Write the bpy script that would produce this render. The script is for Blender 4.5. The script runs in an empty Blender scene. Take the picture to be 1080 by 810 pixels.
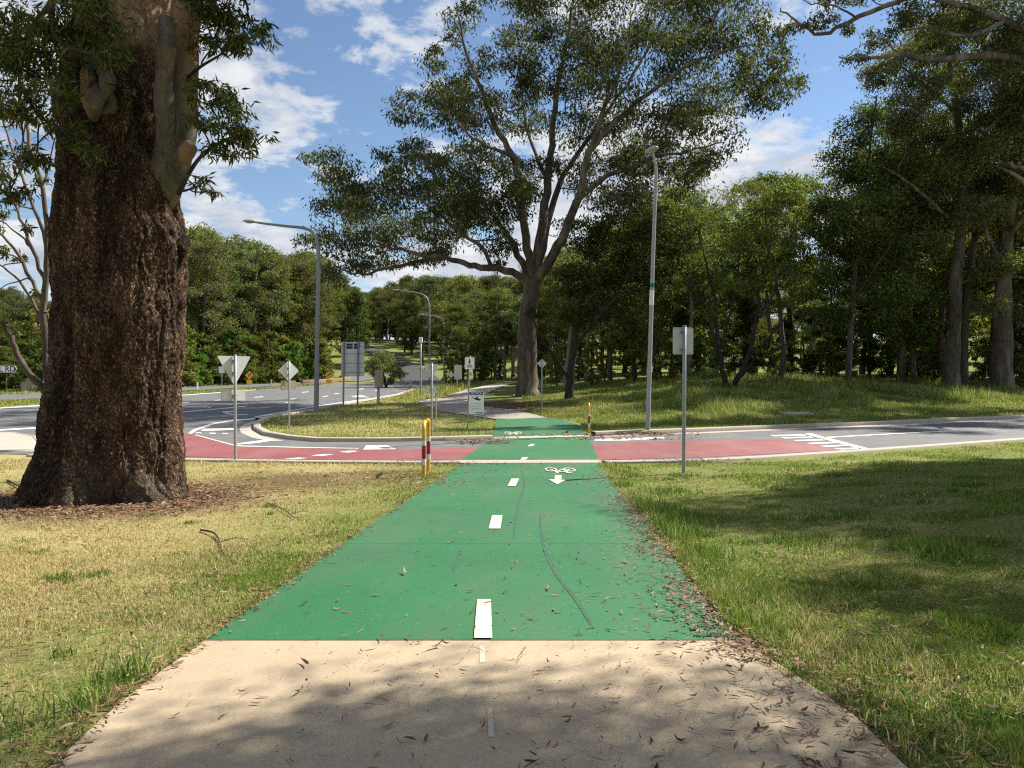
import bpy, bmesh, math, random
import numpy as np
from mathutils import Vector, Matrix, noise as mnoise

sc = bpy.context.scene
COL = sc.collection
PI = math.pi
F = 812.0            # focal length of the photograph in its own pixels
HOR = 400.0          # row of the horizon
EYE = 1.62
rng = np.random.default_rng(7)
random.seed(7)

# ------------------------------------------------------------------ terrain
def S(a, b, t):
    t = np.clip((np.asarray(t, float) - a) / (b - a), 0, 1)
    return t * t * (3 - 2 * t)

def R(t, cap=1e9, soft=1.5):
    t = np.asarray(t, float)
    v = np.where(t <= 0, 0, np.where(t < soft, t * t / (2 * soft), t - soft / 2))
    return np.minimum(v, cap)

def G(x, y):
    """height of the ground (z) at x, y"""
    x = np.asarray(x, float); y = np.asarray(y, float)
    h = 1.36 + .03 * np.minimum(y, 16.2) + .024 * S(16.2, 17.0, y)
    # gentle banks of the near lawns either side of the path
    h = h - .40 * S(2.0, 8.5, x) * S(17.2, 12.5, y) * S(3, 8, y) - .05 * S(-2.6, -6, x) * S(16.6, 13, y)
    s = np.minimum((-.449 * (x - 2.5) + .894 * (y - 25.3)) / .894, y - 24.9)
    w = S(0, 16, x)
    rr = .13 * S(.3, .8, s) + .056 * R(s - 1.5, 26) + .012 * R(s - 26)
    far = .017 * R(y - 30) + .020 * S(-9, 0, x) * R(y - 31, 45)
    bank = .05 * R(-x - 45 + .23 * (y - 62), 50, 4)
    hill = 9 * S(105, 235, y)
    h = h - w * rr - (1 - .6 * w) * far - bank - hill
    return EYE - h

def g(x, y):
    return float(G(x, y))

def hit(px, py, dmax=420):
    """the point of the ground seen at a pixel of the photograph"""
    d = np.concatenate([np.linspace(1.2, 40, 1500), np.linspace(40, dmax, 3000)])
    x = (px - 540) / F * d
    z = EYE - (py - HOR) / F * d
    below = np.nonzero(z <= G(x, d))[0]
    k = below[0] if len(below) else len(d) - 1
    return Vector((x[k], d[k], float(G(x[k], d[k]))))

def at(px, py, d):
    return Vector(((px - 540) / F * d, d, EYE - (py - HOR) / F * d))

# ------------------------------------------------------------------ object helpers
def tag(o, label, cat, group=None, kind=None):
    if label: o['label'] = label
    if cat: o['category'] = cat
    if group: o['group'] = group
    if kind: o['kind'] = kind
    return o

def thing(name, label, cat, loc, rotz=0, group=None):
    o = bpy.data.objects.new(name, None); COL.objects.link(o)
    o.empty_display_size = .3
    o.location = loc; o.rotation_euler = (0, 0, rotz)
    return tag(o, label, cat, group)

def link(name, me, mat, parent=None, smooth=False):
    if mat is not None: me.materials.append(mat)
    if smooth:
        me.polygons.foreach_set('use_smooth', np.ones(len(me.polygons), bool))
    o = bpy.data.objects.new(name, me); COL.objects.link(o)
    if parent is not None: o.parent = parent
    return o

def mesh_np(name, V, faces, mat, parent=None, smooth=False):
    """faces: list of int arrays (n,k)"""
    me = bpy.data.meshes.new(name)
    V = np.asarray(V, np.float32)
    me.vertices.add(len(V)); me.vertices.foreach_set('co', V.ravel())
    faces = [np.asarray(f, np.int32) for f in faces if len(f)]
    nl = sum(f.size for f in faces); npoly = sum(len(f) for f in faces)
    me.loops.add(nl); me.loops.foreach_set('vertex_index', np.concatenate([f.ravel() for f in faces]))
    me.polygons.add(npoly)
    tot = np.concatenate([np.full(len(f), f.shape[1], np.int32) for f in faces])
    st = np.concatenate([[0], np.cumsum(tot)[:-1]]).astype(np.int32)
    me.polygons.foreach_set('loop_start', st)
    me.polygons.foreach_set('loop_total', tot)
    me.update(calc_edges=True); me.validate()
    return link(name, me, mat, parent, smooth)

def obj_bm(name, bm, mat, parent=None, smooth=False):
    me = bpy.data.meshes.new(name); bm.to_mesh(me); bm.free()
    return link(name, me, mat, parent, smooth)

def box(bm, c, s, rot=None, bev=0):
    r = bmesh.ops.create_cube(bm, size=1)
    vs = r['verts']
    M = Matrix.Translation(c) @ (rot.to_4x4() if rot else Matrix()) @ Matrix.Diagonal((*s, 1))
    bmesh.ops.transform(bm, matrix=M, verts=vs)
    if bev:
        es = list({e for v in vs for e in v.link_edges})
        bmesh.ops.bevel(bm, geom=es, offset=bev, segments=2, affect='EDGES', profile=.6)

def prism(bm, pts, t, M=None):
    """polygon in the x-z plane, thickness t along y (front face at y=-t/2)"""
    a = [bm.verts.new((p[0], -t / 2, p[1])) for p in pts]
    b = [bm.verts.new((p[0], t / 2, p[1])) for p in pts]
    n = len(pts)
    fs = [bm.faces.new(a), bm.faces.new(b[::-1])]
    for i in range(n):
        fs.append(bm.faces.new((a[i], b[i], b[(i + 1) % n], a[(i + 1) % n])))
    bmesh.ops.recalc_face_normals(bm, faces=fs)
    if M is not None:
        bmesh.ops.transform(bm, matrix=M, verts=a + b)

class Tubes:
    def __init__(s): s.V = []; s.F = []; s.n = 0; s.T = []
    def add(s, pts, rad, sides=6, cap=True):
        P = np.asarray([tuple(p) for p in pts], float); n = len(P)
        rad = np.broadcast_to(np.asarray(rad, float), (n,))
        T = np.gradient(P, axis=0); T /= np.linalg.norm(T, axis=1)[:, None] + 1e-9
        ref = np.array([0, 0, 1.]) if abs(T[0, 2]) < .9 else np.array([1., 0, 0])
        A = np.cross(T, ref); A /= np.linalg.norm(A, axis=1)[:, None] + 1e-9
        for i in range(1, n):
            if A[i] @ A[i - 1] < 0: A[i] = -A[i]
        B = np.cross(T, A)
        an = np.arange(sides) * 2 * PI / sides
        ring = P[:, None] + rad[:, None, None] * (np.cos(an)[None, :, None] * A[:, None] + np.sin(an)[None, :, None] * B[:, None])
        s.V.append(ring.reshape(-1, 3))
        i = np.arange(n - 1)[:, None] * sides; j = np.arange(sides)[None]; k = (j + 1) % sides
        q = np.stack([i + j, i + k, i + sides + k, i + sides + j], -1).reshape(-1, 4)
        s.F.append(q + s.n)
        base = s.n; s.n += n * sides
        if cap and rad[-1] > .012:
            s.V.append(P[-1:] + T[-1:] * rad[-1] * .3); c = s.n; s.n += 1
            e = base + (n - 1) * sides
            s.T.append(np.stack([e + np.arange(sides), e + (np.arange(sides) + 1) % sides, np.full(sides, c)], -1))
    def build(s, name, mat, parent=None, smooth=True, disp=0, dscale=3):
        V = np.concatenate(s.V)
        return mesh_np(name, V, [np.concatenate(s.F)] + ([np.concatenate(s.T)] if s.T else []), mat, parent, smooth)

def tube_obj(name, pts, rad, mat, parent=None, sides=10):
    t = Tubes(); t.add(pts, rad, sides); return t.build(name, mat, parent)

def drape(name, poly, off, mat, res=1.0, parent=None, zfn=None):
    """a sheet following the ground inside an outline of (x, y) points"""
    bm = bmesh.new()
    f = bm.faces.new([bm.verts.new((p[0], p[1], 0)) for p in poly])
    bmesh.ops.triangulate(bm, faces=bm.faces[:])
    for _ in range(9):
        es = [e for e in bm.edges if e.calc_length() > res * max(1, .04 * e.verts[0].co.y)]
        if not es: break
        bmesh.ops.subdivide_edges(bm, edges=es, cuts=1)
        bmesh.ops.triangulate(bm, faces=[f for f in bm.faces if len(f.verts) > 3])
    for v in bm.verts:
        v.co.z = g(v.co.x, v.co.y) + off + max(0, v.co.y - 30) * .0004
    bmesh.ops.recalc_face_normals(bm, faces=bm.faces[:])
    if sum(f.normal.z for f in bm.faces) < 0:
        bmesh.ops.reverse_faces(bm, faces=bm.faces[:])
    return obj_bm(name, bm, mat, parent)

def pix(*pts):
    return [hit(*p) for p in pts]

# ------------------------------------------------------------------ materials
def newmat(name):
    m = bpy.data.materials.new(name); m.use_nodes = True
    nt = m.node_tree; b = nt.nodes['Principled BSDF']
    return m, nt, b

def N(nt, t, **kw):
    n = nt.nodes.new(t)
    for k, v in kw.items():
        if k.startswith('i_'):
            key = k[2:]
            n.inputs[int(key) if key.isdigit() else key].default_value = v
        else: setattr(n, k, v)
    return n

def noise_node(nt, scale, detail=6, rough=.6, coord=None, dist=0):
    n = N(nt, 'ShaderNodeTexNoise'); n.inputs['Scale'].default_value = scale
    n.inputs['Detail'].default_value = detail; n.inputs['Roughness'].default_value = rough
    n.inputs['Distortion'].default_value = dist
    if coord is not None: nt.links.new(coord, n.inputs['Vector'])
    return n

def ramp(nt, fac, stops, interp='LINEAR'):
    r = N(nt, 'ShaderNodeValToRGB'); r.color_ramp.interpolation = interp
    e = r.color_ramp.elements
    while len(e) < len(stops): e.new(.5)
    for k, (p, c) in enumerate(stops):
        e[k].position = p; e[k].color = (*c, 1) if len(c) == 3 else c
    nt.links.new(fac, r.inputs[0]); return r

def mix(nt, fac, a, b, mode='MIX'):
    m = N(nt, 'ShaderNodeMix', data_type='RGBA', blend_type=mode)
    for sock, v in ((m.inputs[0], fac), (m.inputs[6], a), (m.inputs[7], b)):
        if hasattr(v, 'is_linked') or isinstance(v, bpy.types.NodeSocket): nt.links.new(v, sock)
        elif isinstance(v, (int, float)): sock.default_value = v
        else: sock.default_value = (*v, 1)
    return m.outputs[2]

def math_n(nt, op, a, b=None, c=None, clamp=False):
    m = N(nt, 'ShaderNodeMath', operation=op, use_clamp=clamp)
    for i, v in enumerate((a, b, c)):
        if v is None: continue
        if isinstance(v, (int, float)): m.inputs[i].default_value = v
        else: nt.links.new(v, m.inputs[i])
    return m.outputs[0]

def pos(nt):
    return N(nt, 'ShaderNodeNewGeometry').outputs['Position']

def bump(nt, b, h, strength=.5, dist=.02):
    n = N(nt, 'ShaderNodeBump'); n.inputs['Strength'].default_value = strength
    n.inputs['Distance'].default_value = dist
    nt.links.new(h, n.inputs['Height']); nt.links.new(n.outputs[0], b.inputs['Normal'])

def plain(name, c, rough=.6, metal=0, var=.25, scale=6):
    m, nt, b = newmat(name)
    tc = N(nt, 'ShaderNodeTexCoord').outputs['Object']
    n = noise_node(nt, scale, 7, .65, tc)
    d = tuple(v * (1 - var) for v in c); l = tuple(min(1, v * (1 + var)) for v in c)
    r = ramp(nt, n.outputs[0], [(.3, d), (.7, l)])
    nt.links.new(r.outputs[0], b.inputs['Base Color'])
    b.inputs['Roughness'].default_value = rough; b.inputs['Metallic'].default_value = metal
    return m

def leafmat(name, cols, transl=.25, rough=.5, objvar=True):
    m, nt, b = newmat(name)
    geo = N(nt, 'ShaderNodeNewGeometry')
    st = [(i / max(1, len(cols) - 1), c) for i, c in enumerate(cols)]
    r = ramp(nt, geo.outputs['Random Per Island'], st)
    c = r.outputs[0]
    if objvar:
        oi = N(nt, 'ShaderNodeObjectInfo')
        hs = N(nt, 'ShaderNodeHueSaturation')
        mr = N(nt, 'ShaderNodeMapRange'); mr.inputs[3].default_value = .465; mr.inputs[4].default_value = .53
        nt.links.new(oi.outputs['Random'], mr.inputs[0]); nt.links.new(mr.outputs[0], hs.inputs['Hue'])
        mv = N(nt, 'ShaderNodeMapRange'); wr = N(nt, 'ShaderNodeTexWhiteNoise', noise_dimensions='1D'); nt.links.new(oi.outputs['Random'], wr.inputs['W']); mv.inputs[3].default_value = .75; mv.inputs[4].default_value = 1.5
        nt.links.new(wr.outputs[0], mv.inputs[0]); nt.links.new(mv.outputs[0], hs.inputs['Value'])
        nt.links.new(c, hs.inputs['Color']); c = hs.outputs[0]
    nt.links.new(c, b.inputs['Base Color'])
    b.inputs['Roughness'].default_value = .68
    b.inputs['Specular IOR Level'].default_value = .16
    if transl:
        t = N(nt, 'ShaderNodeBsdfTranslucent')
        tc = mix(nt, 1.0, c, (1.0, 1.15, .5), 'MULTIPLY')
        nt.links.new(tc, t.inputs[0])
        ms = N(nt, 'ShaderNodeMixShader'); ms.inputs[0].default_value = transl
        nt.links.new(b.outputs[0], ms.inputs[1]); nt.links.new(t.outputs[0], ms.inputs[2])
        nt.links.new(ms.outputs[0], nt.nodes['Material Output'].inputs[0])
    return m

def barkmat(name, dark, light, scale=4, stretch=.25, strength=.6, patch=None):
    m, nt, b = newmat(name)
    tc = N(nt, 'ShaderNodeTexCoord').outputs['Object']
    mp = N(nt, 'ShaderNodeMapping'); mp.inputs['Scale'].default_value = (1, 1, stretch)
    nt.links.new(tc, mp.inputs[0])
    n = noise_node(nt, scale * 3, 9, .7, mp.outputs[0], .6)
    r = ramp(nt, n.outputs[0], [(.32, dark), (.5, tuple((a + c) / 2 for a, c in zip(dark, light))), (.68, light)])
    c = r.outputs[0]
    if patch:
        n2 = noise_node(nt, scale * .35, 5, .6, mp.outputs[0], .4)
        f = ramp(nt, n2.outputs[0], [(.48, (0, 0, 0)), (.58, (1, 1, 1))])
        c = mix(nt, f.outputs[0], c, patch)
    nt.links.new(c, b.inputs['Base Color']); b.inputs['Roughness'].default_value = .9
    b.inputs['Specular IOR Level'].default_value = .2
    bump(nt, b, n.outputs[0], strength, .05)
    return m

def paint(name, c, wear=(.25, .25, .24), amount=.45):
    """road paint, chipped and dirty in places"""
    m, nt, b = newmat(name)
    p = pos(nt)
    n = noise_node(nt, 9, 8, .75, p); n2 = noise_node(nt, 60, 4, .7, p)
    f = math_n(nt, 'ADD', math_n(nt, 'MULTIPLY', n.outputs[0], .6), math_n(nt, 'MULTIPLY', n2.outputs[0], .4))
    r = ramp(nt, f, [(.38, wear), (amount, c), (.75, tuple(min(1, v * 1.08) for v in c))])
    nt.links.new(r.outputs[0], b.inputs['Base Color']); b.inputs['Roughness'].default_value = .7
    return m

def ground_mat():
    m, nt, b = newmat('lawn_soil')
    p = pos(nt)
    big = noise_node(nt, .35, 5, .6, p).outputs[0]
    mid = noise_node(nt, 2.3, 7, .7, p).outputs[0]
    fine = noise_node(nt, 38, 6, .8, p).outputs[0]
    sx = N(nt, 'ShaderNodeSeparateXYZ'); nt.links.new(p, sx.inputs[0])
    X, Y = sx.outputs[0], sx.outputs[1]
    green = ramp(nt, fine, [(.25, (.06, .075, .018)), (.5, (.15, .18, .042)), (.75, (.26, .27, .08))]).outputs[0]
    straw = ramp(nt, fine, [(.25, (.17, .125, .05)), (.5, (.40, .32, .14)), (.75, (.56, .48, .25))]).outputs[0]
    dirt = ramp(nt, fine, [(.25, (.035, .02, .012)), (.55, (.12, .07, .04)), (.8, (.23, .16, .10))]).outputs[0]
    # the left lawn is drier than the right
    dry = N(nt, 'ShaderNodeMapRange', interpolation_type='SMOOTHSTEP')
    nt.links.new(X, dry.inputs[0]); dry.inputs[1].default_value = -1.5; dry.inputs[2].default_value = -4.2
    dry.inputs[3].default_value = .12; dry.inputs[4].default_value = .75
    fy = N(nt, 'ShaderNodeMapRange'); nt.links.new(Y, fy.inputs[0]); fy.inputs[1].default_value = 45; fy.inputs[2].default_value = 80; fy.inputs[3].default_value = 1; fy.inputs[4].default_value = .1
    dr_ = math_n(nt, 'MULTIPLY', dry.outputs[0], fy.outputs[0])
    f = math_n(nt, 'ADD', dr_, math_n(nt, 'MULTIPLY', math_n(nt, 'SUBTRACT', math_n(nt, 'ADD', big, mid), 1.0), 1.1), clamp=True)
    c = mix(nt, f, green, straw)
    soil = ramp(nt, mid, [(.56, (0, 0, 0)), (.70, (.75, .75, .75))]).outputs[0]
    c = mix(nt, soil, c, dirt)
    # bare mulch round the old trunk
    def blob(x, y, r, ramp_w):
        v = N(nt, 'ShaderNodeVectorMath', operation='DISTANCE'); nt.links.new(p, v.inputs[0]); v.inputs[1].default_value = (x, y, g(x, y))
        d = math_n(nt, 'ADD', v.outputs['Value'], math_n(nt, 'MULTIPLY', math_n(nt, 'SUBTRACT', mid, .5), 2.2))
        mr = N(nt, 'ShaderNodeMapRange'); nt.links.new(d, mr.inputs[0])
        mr.inputs[1].default_value = r + ramp_w; mr.inputs[2].default_value = r; return mr.outputs[0]
    for (x, y, r, w_) in ((-5.6, 10.3, 1.7, .7), (-3.9, 13.2, .9, 1.0), (.8, 43.5, 3.0, 2.5), (2.7, 37, 2.0, 2), (11.5, 34, 1.0, 1), (-2.3, 14.6, .5, .7)):
        c = mix(nt, math_n(nt, 'MULTIPLY', blob(x, y, r, w_), .85), c, dirt)
    nt.links.new(c, b.inputs['Base Color']); b.inputs['Roughness'].default_value = .95
    b.inputs['Specular IOR Level'].default_value = .1
    bump(nt, b, fine, .6, .03)
    return m

def asphalt(name, base=.07, tint=(1, 1, 1.03)):
    m, nt, b = newmat(name)
    p = pos(nt)
    a = noise_node(nt, .6, 8, .75, p).outputs[0]; f = noise_node(nt, 70, 4, .8, p).outputs[0]
    v = math_n(nt, 'ADD', math_n(nt, 'MULTIPLY', a, .65), math_n(nt, 'MULTIPLY', f, .35))
    r = ramp(nt, v, [(.33, tuple(base * .55 * t for t in tint)), (.7, tuple(base * 1.4 * t for t in tint))])
    nt.links.new(r.outputs[0], b.inputs['Base Color']); b.inputs['Roughness'].default_value = .85
    bump(nt, b, f, .3, .01); return m

def coated(name, c, worn, speck):
    """coloured anti-slip coating with worn and dusty areas"""
    m, nt, b = newmat(name)
    p = pos(nt)
    mp = N(nt, 'ShaderNodeMapping'); mp.inputs['Scale'].default_value = (1, .35, 1); nt.links.new(p, mp.inputs[0])
    a = noise_node(nt, .9, 7, .65, mp.outputs[0]).outputs[0]; f = noise_node(nt, 90, 3, .8, p).outputs[0]
    md = noise_node(nt, 7, 8, .75, p).outputs[0]
    r = ramp(nt, f, [(.3, tuple(v * .62 for v in c)), (.7, tuple(v * 1.35 for v in c))]).outputs[0]
    big = noise_node(nt, .33, 5, .6, p).outputs[0]; r = mix(nt, 1.0, r, ramp(nt, big, [(.3, (.72, .74, .76)), (.7, (1.18, 1.14, 1.1))]).outputs[0], 'MULTIPLY')
    d = ramp(nt, a, [(.45, (0, 0, 0)), (.68, (.75, .75, .75))]).outputs[0]
    r = mix(nt, d, r, worn)
    s = ramp(nt, md, [(.58, (0, 0, 0)), (.70, (.6, .6, .6))]).outputs[0]
    r = mix(nt, s, r, speck)
    nt.links.new(r, b.inputs['Base Color']); b.inputs['Roughness'].default_value = .75
    bump(nt, b, f, .35, .006); return m

def concrete(name, c, stain):
    m, nt, b = newmat(name)
    p = pos(nt)
    a = noise_node(nt, .8, 7, .65, p, .4).outputs[0]; f = noise_node(nt, 55, 6, .75, p).outputs[0]
    md = noise_node(nt, 5, 7, .7, p).outputs[0]
    r = ramp(nt, f, [(.3, tuple(v * .8 for v in c)), (.7, tuple(v * 1.15 for v in c))]).outputs[0]
    d = ramp(nt, a, [(.45, (0, 0, 0)), (.7, (.7, .7, .7))]).outputs[0]
    r = mix(nt, d, r, stain)
    s = ramp(nt, md, [(.56, (0, 0, 0)), (.75, (.45, .45, .45))]).outputs[0]
    r = mix(nt, s, r, tuple(v * .62 for v in c))
    vo = N(nt, 'ShaderNodeTexVoronoi'); vo.feature = 'DISTANCE_TO_EDGE'; vo.inputs['Scale'].default_value = .7
    wv = N(nt, 'ShaderNodeVectorMath', operation='ADD'); nt.links.new(p, wv.inputs[0])
    nz = noise_node(nt, 2.5, 4, .6, p); nt.links.new(nz.outputs[1], wv.inputs[1]); nt.links.new(wv.outputs[0], vo.inputs['Vector'])
    k = ramp(nt, vo.outputs['Distance'], [(.0, (.22, .22, .22)), (.006, (0, 0, 0))]).outputs[0]
    r = mix(nt, k, r, tuple(min(1, v * 1.6) for v in c))
    nt.links.new(r, b.inputs['Base Color']); b.inputs['Roughness'].default_value = .85
    bump(nt, b, f, .25, .006); return m

M = {}
M['ground'] = ground_mat()
M['asphalt'] = asphalt('asphalt_aged', .135, (1, .985, .97))
M['asphalt_new'] = asphalt('asphalt_dark', .045)
M['green'] = coated('green_coating', (.011, .132, .040), (.06, .12, .055), (.03, .165, .062))
M['red'] = coated('red_coating', (.235, .06, .062), (.25, .115, .105), (.30, .13, .125))
M['path'] = concrete('buff_concrete', (.43, .335, .22), (.32, .245, .16))
M['kerb'] = concrete('grey_concrete', (.42, .36, .29), (.34, .29, .22))
M['white_conc'] = concrete('pale_concrete', (.44, .39, .32), (.38, .32, .25))
M['paver'] = concrete('grey_path_concrete', (.33, .29, .24), (.26, .22, .17))
M['line'] = paint('white_paint', (.70, .69, .64), (.24, .235, .22), .51)
M['mark'] = paint('cream_paint', (.58, .54, .42), (.16, .30, .17), .45)
M['faint'] = paint('thin_white_paint', (.58, .52, .42), (.42, .32, .2), .6)
M['rubber'] = plain('tyre_rubber_scuff', (.02, .09, .045), .8, 0, .6, 30)
M['galv'] = plain('galvanised_steel', (.30, .315, .33), .5, .1, .18, 12)
M['galvdk'] = plain('weathered_and_shaded_steel', (.20, .21, .21), .5, .3, .2, 12)
M['plate'] = plain('sign_back_aluminium', (.58, .58, .57), .6, 0, .08, 9)
M['white'] = plain('white_sign_face', (.80, .82, .86), .5, 0, .04, 5)
M['black'] = plain('black_print_and_hole_fill', (.012, .012, .014), .6)
M['blue'] = plain('blue_print', (.02, .035, .20), .5)
M['dgreen'] = plain('green_print', (.02, .12, .05), .5)
M['yellow'] = plain('yellow_enamel', (.72, .40, .012), .4, 0, .12, 9)
M['reflred'] = plain('dark_red_tape', (.30, .014, .018), .4, 0, .2, 9)
M['reflwhite'] = plain('white_tape', (.68, .68, .66), .45, 0, .12, 9)
M['orange'] = plain('orange_sign_face', (.85, .42, .012), .5, 0, .1)
M['earth'] = plain('earth_brown_wall', (.20, .135, .08), .9, 0, .4, 3)
M['cab'] = plain('beige_cabinet', (.36, .30, .22), .55, 0, .15)
M['timber'] = plain('weathered_timber', (.48, .40, .25), .85, 0, .3, 14)
M['bark_old'] = barkmat('rough_brown_bark', (.020, .012, .007), (.20, .125, .072), 5, .55, 1.0)
M['bark_grey'] = barkmat('smooth_grey_bark', (.05, .042, .034), (.17, .145, .115), 3.5, .25, .6, (.24, .15, .09))
M['bark_dark'] = barkmat('dark_bark', (.012, .010, .008), (.075, .058, .045), 4, .3, .7)
M['bark_gum'] = barkmat('grey_gum_bark', (.028, .022, .017), (.15, .122, .095), 3.2, .25, .7, (.19, .15, .115))
M['bark_pale'] = barkmat('pale_gum_bark', (.10, .085, .065), (.36, .31, .25), 2.2, .2, .4)
M['leaf_gum'] = leafmat('gum_leaf', [(.032, .042, .019), (.08, .092, .038), (.145, .15, .06), (.20, .165, .07)], .38)
M['leaf_near'] = leafmat('near_gum_leaf', [(.02, .045, .014), (.045, .085, .024), (.09, .13, .04), (.16, .12, .035)], .3)
M['leaf_dark'] = leafmat('dark_leaf', [(.02, .036, .012), (.055, .085, .024), (.15, .185, .047)], .40)
M['leaf_olive'] = leafmat('olive_leaf', [(.06, .072, .018), (.13, .145, .038), (.26, .25, .07)], .46)
M['leaf_grey'] = leafmat('grey_green_leaf', [(.05, .066, .028), (.115, .14, .055), (.26, .28, .115)], .44)
M['leaf_bright'] = leafmat('bright_green_leaf', [(.05, .10, .014), (.11, .19, .03), (.19, .28, .06)], .35)
M['hollow'] = plain('painted_hollow_shade', (.012, .008, .006), .95)
M['litter'] = leafmat('dry_leaf', [(.045, .022, .012), (.13, .07, .035), (.24, .15, .085), (.33, .20, .14)], 0, .8, False)
M['stick'] = plain('dead_wood', (.09, .065, .045), .9, 0, .5, 20)

# ------------------------------------------------------------------ ground sheet
ys = np.concatenate([np.arange(-60, -4, 4.), np.arange(-4, 40, .3), np.arange(40, 130, .9), np.arange(130, 300, 4), np.geomspace(300, 2600, 22)])
ts = np.linspace(-1, 1, 241); ts = np.sign(ts) * np.abs(ts) ** 1.5
half = 30 + 1.15 * np.maximum(ys, 0)
XX = ts[None] * half[:, None]; YY = np.repeat(ys[:, None], len(ts), 1)
ZZ = G(XX, YY)
nr, nc = XX.shape
i = np.arange(nr - 1)[:, None] * nc; j = np.arange(nc - 1)[None]
q = np.stack([i + j, i + j + 1, i + nc + j + 1, i + nc + j], -1).reshape(-1, 4)
ground = mesh_np('ground', np.stack([XX, YY, ZZ], -1).reshape(-1, 3), [q], M['ground'], None, True)
tag(ground, None, None, None, 'structure')

def st(o):
    o['kind'] = 'structure'; return o

# ------------------------------------------------------------------ shared cycle path
edge_px = [(900, -39, 1040), (808, 59, 950), (760, 110, 903), (723, 155, 850), (679, 217, 781), (640, 272, 748), (600, 327, 716),
           (560, 384, 688), (530, 428, 662), (510, 458, 645), (498, 476, 637), (489, 487, 632)]
EL = [hit(x, y) for y, x, _ in edge_px]; ER = [hit(x, y) for y, _, x in edge_px]
ey = np.array([p.y for p in EL]); exl = np.array([p.x for p in EL]); exr = np.array([p.x for p in ER])
def path_l(y): return np.interp(y, ey, exl)
def path_r(y): return np.interp(y, ey, exr)

def strip(name, y0, y1, lf, rf, off, mat, ny, nx=8):
    yy = np.linspace(y0, y1, ny); t = np.linspace(0, 1, nx)
    X = lf(yy)[:, None] * (1 - t) + rf(yy)[:, None] * t
    Y = np.repeat(yy[:, None], nx, 1); Z = G(X, Y) + off
    i = np.arange(ny - 1)[:, None] * nx; j = np.arange(nx - 1)[None]
    q = np.stack([i + j, i + j + 1, i + nx + j + 1, i + nx + j], -1).reshape(-1, 4)
    return mesh_np(name, np.stack([X, Y, Z], -1).reshape(-1, 3), [q], mat, None, True)

ygs = EL[4].y                       # where the coating starts
yend = EL[-1].y
slope_l = (exl[0] - exl[1]) / (ey[0] - ey[1])
def pl_ext(y): return np.where(y < ey[0], exl[0] + (y - ey[0]) * -.05, path_l(y))
def pr_ext(y): return np.where(y < ey[0], exr[0] + (y - ey[0]) * .03, path_r(y))
st(strip('footpath', -8, ygs, pl_ext, pr_ext, .016, M['path'], 70, 24))
st(strip('cycle_path', ygs - .012, yend, path_l, path_r, .019, M['green'], 90, 24))

def mark_px(name, pts, mat, off=.03, res=1.0):
    return st(drape(name, [(p.x, p.y) for p in pix(*pts)], off, mat, res))

# ------------------------------------------------------------------ roads
main_px = [(-250, 449), (0, 430), (100, 423), (190, 416.5), (270, 410.7), (330, 406.6), (380, 404.3), (424, 402.5),
           (468, 402.5), (455, 407.5), (440, 411), (420, 417.5), (360, 428), (333, 434), (300, 439), (272, 444.5), (266, 448), (266, 454), (277, 459.6), (302, 464.2), (330, 466.6),
           (330, 486.8), (200, 484.7), (100, 482), (0, 479), (-250, 472)]
mark_px('main_road', main_px, M['asphalt'], .012, 2.5)
side_px = [(330, 466.6), (400, 466.6), (470, 465.4), (520, 463.4), (620, 459.4), (740, 455.5), (850, 451), (1000, 444.5), (1080, 441), (1350, 430),
           (1350, 448), (1080, 462), (900, 475.5), (800, 482), (740, 485.5), (632, 487.2), (440, 487.5), (330, 486.8)]
mark_px('side_road', side_px, M['asphalt'], .012, 2.5)
mark_px('hill_road', [(424, 402.6), (418, 392), (400, 378), (378, 368), (361, 362.5), (378, 361.5), (408, 370), (436, 384), (456, 394), (468, 402.6)], M['asphalt_new'], .05, 3)
mark_px('far_carriageway', [(-200, 439), (0, 423), (190, 412.7), (300, 406.9), (345, 404.6), (345, 402.6), (300, 404.4), (190, 409), (0, 417), (-200, 430)], M['asphalt'], .03, 3)
mark_px('slip_road', [(352, 402.8), (383, 402.4), (404, 399), (418, 393), (412, 388), (398, 394), (380, 398)], M['asphalt'], .04, 3)

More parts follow.
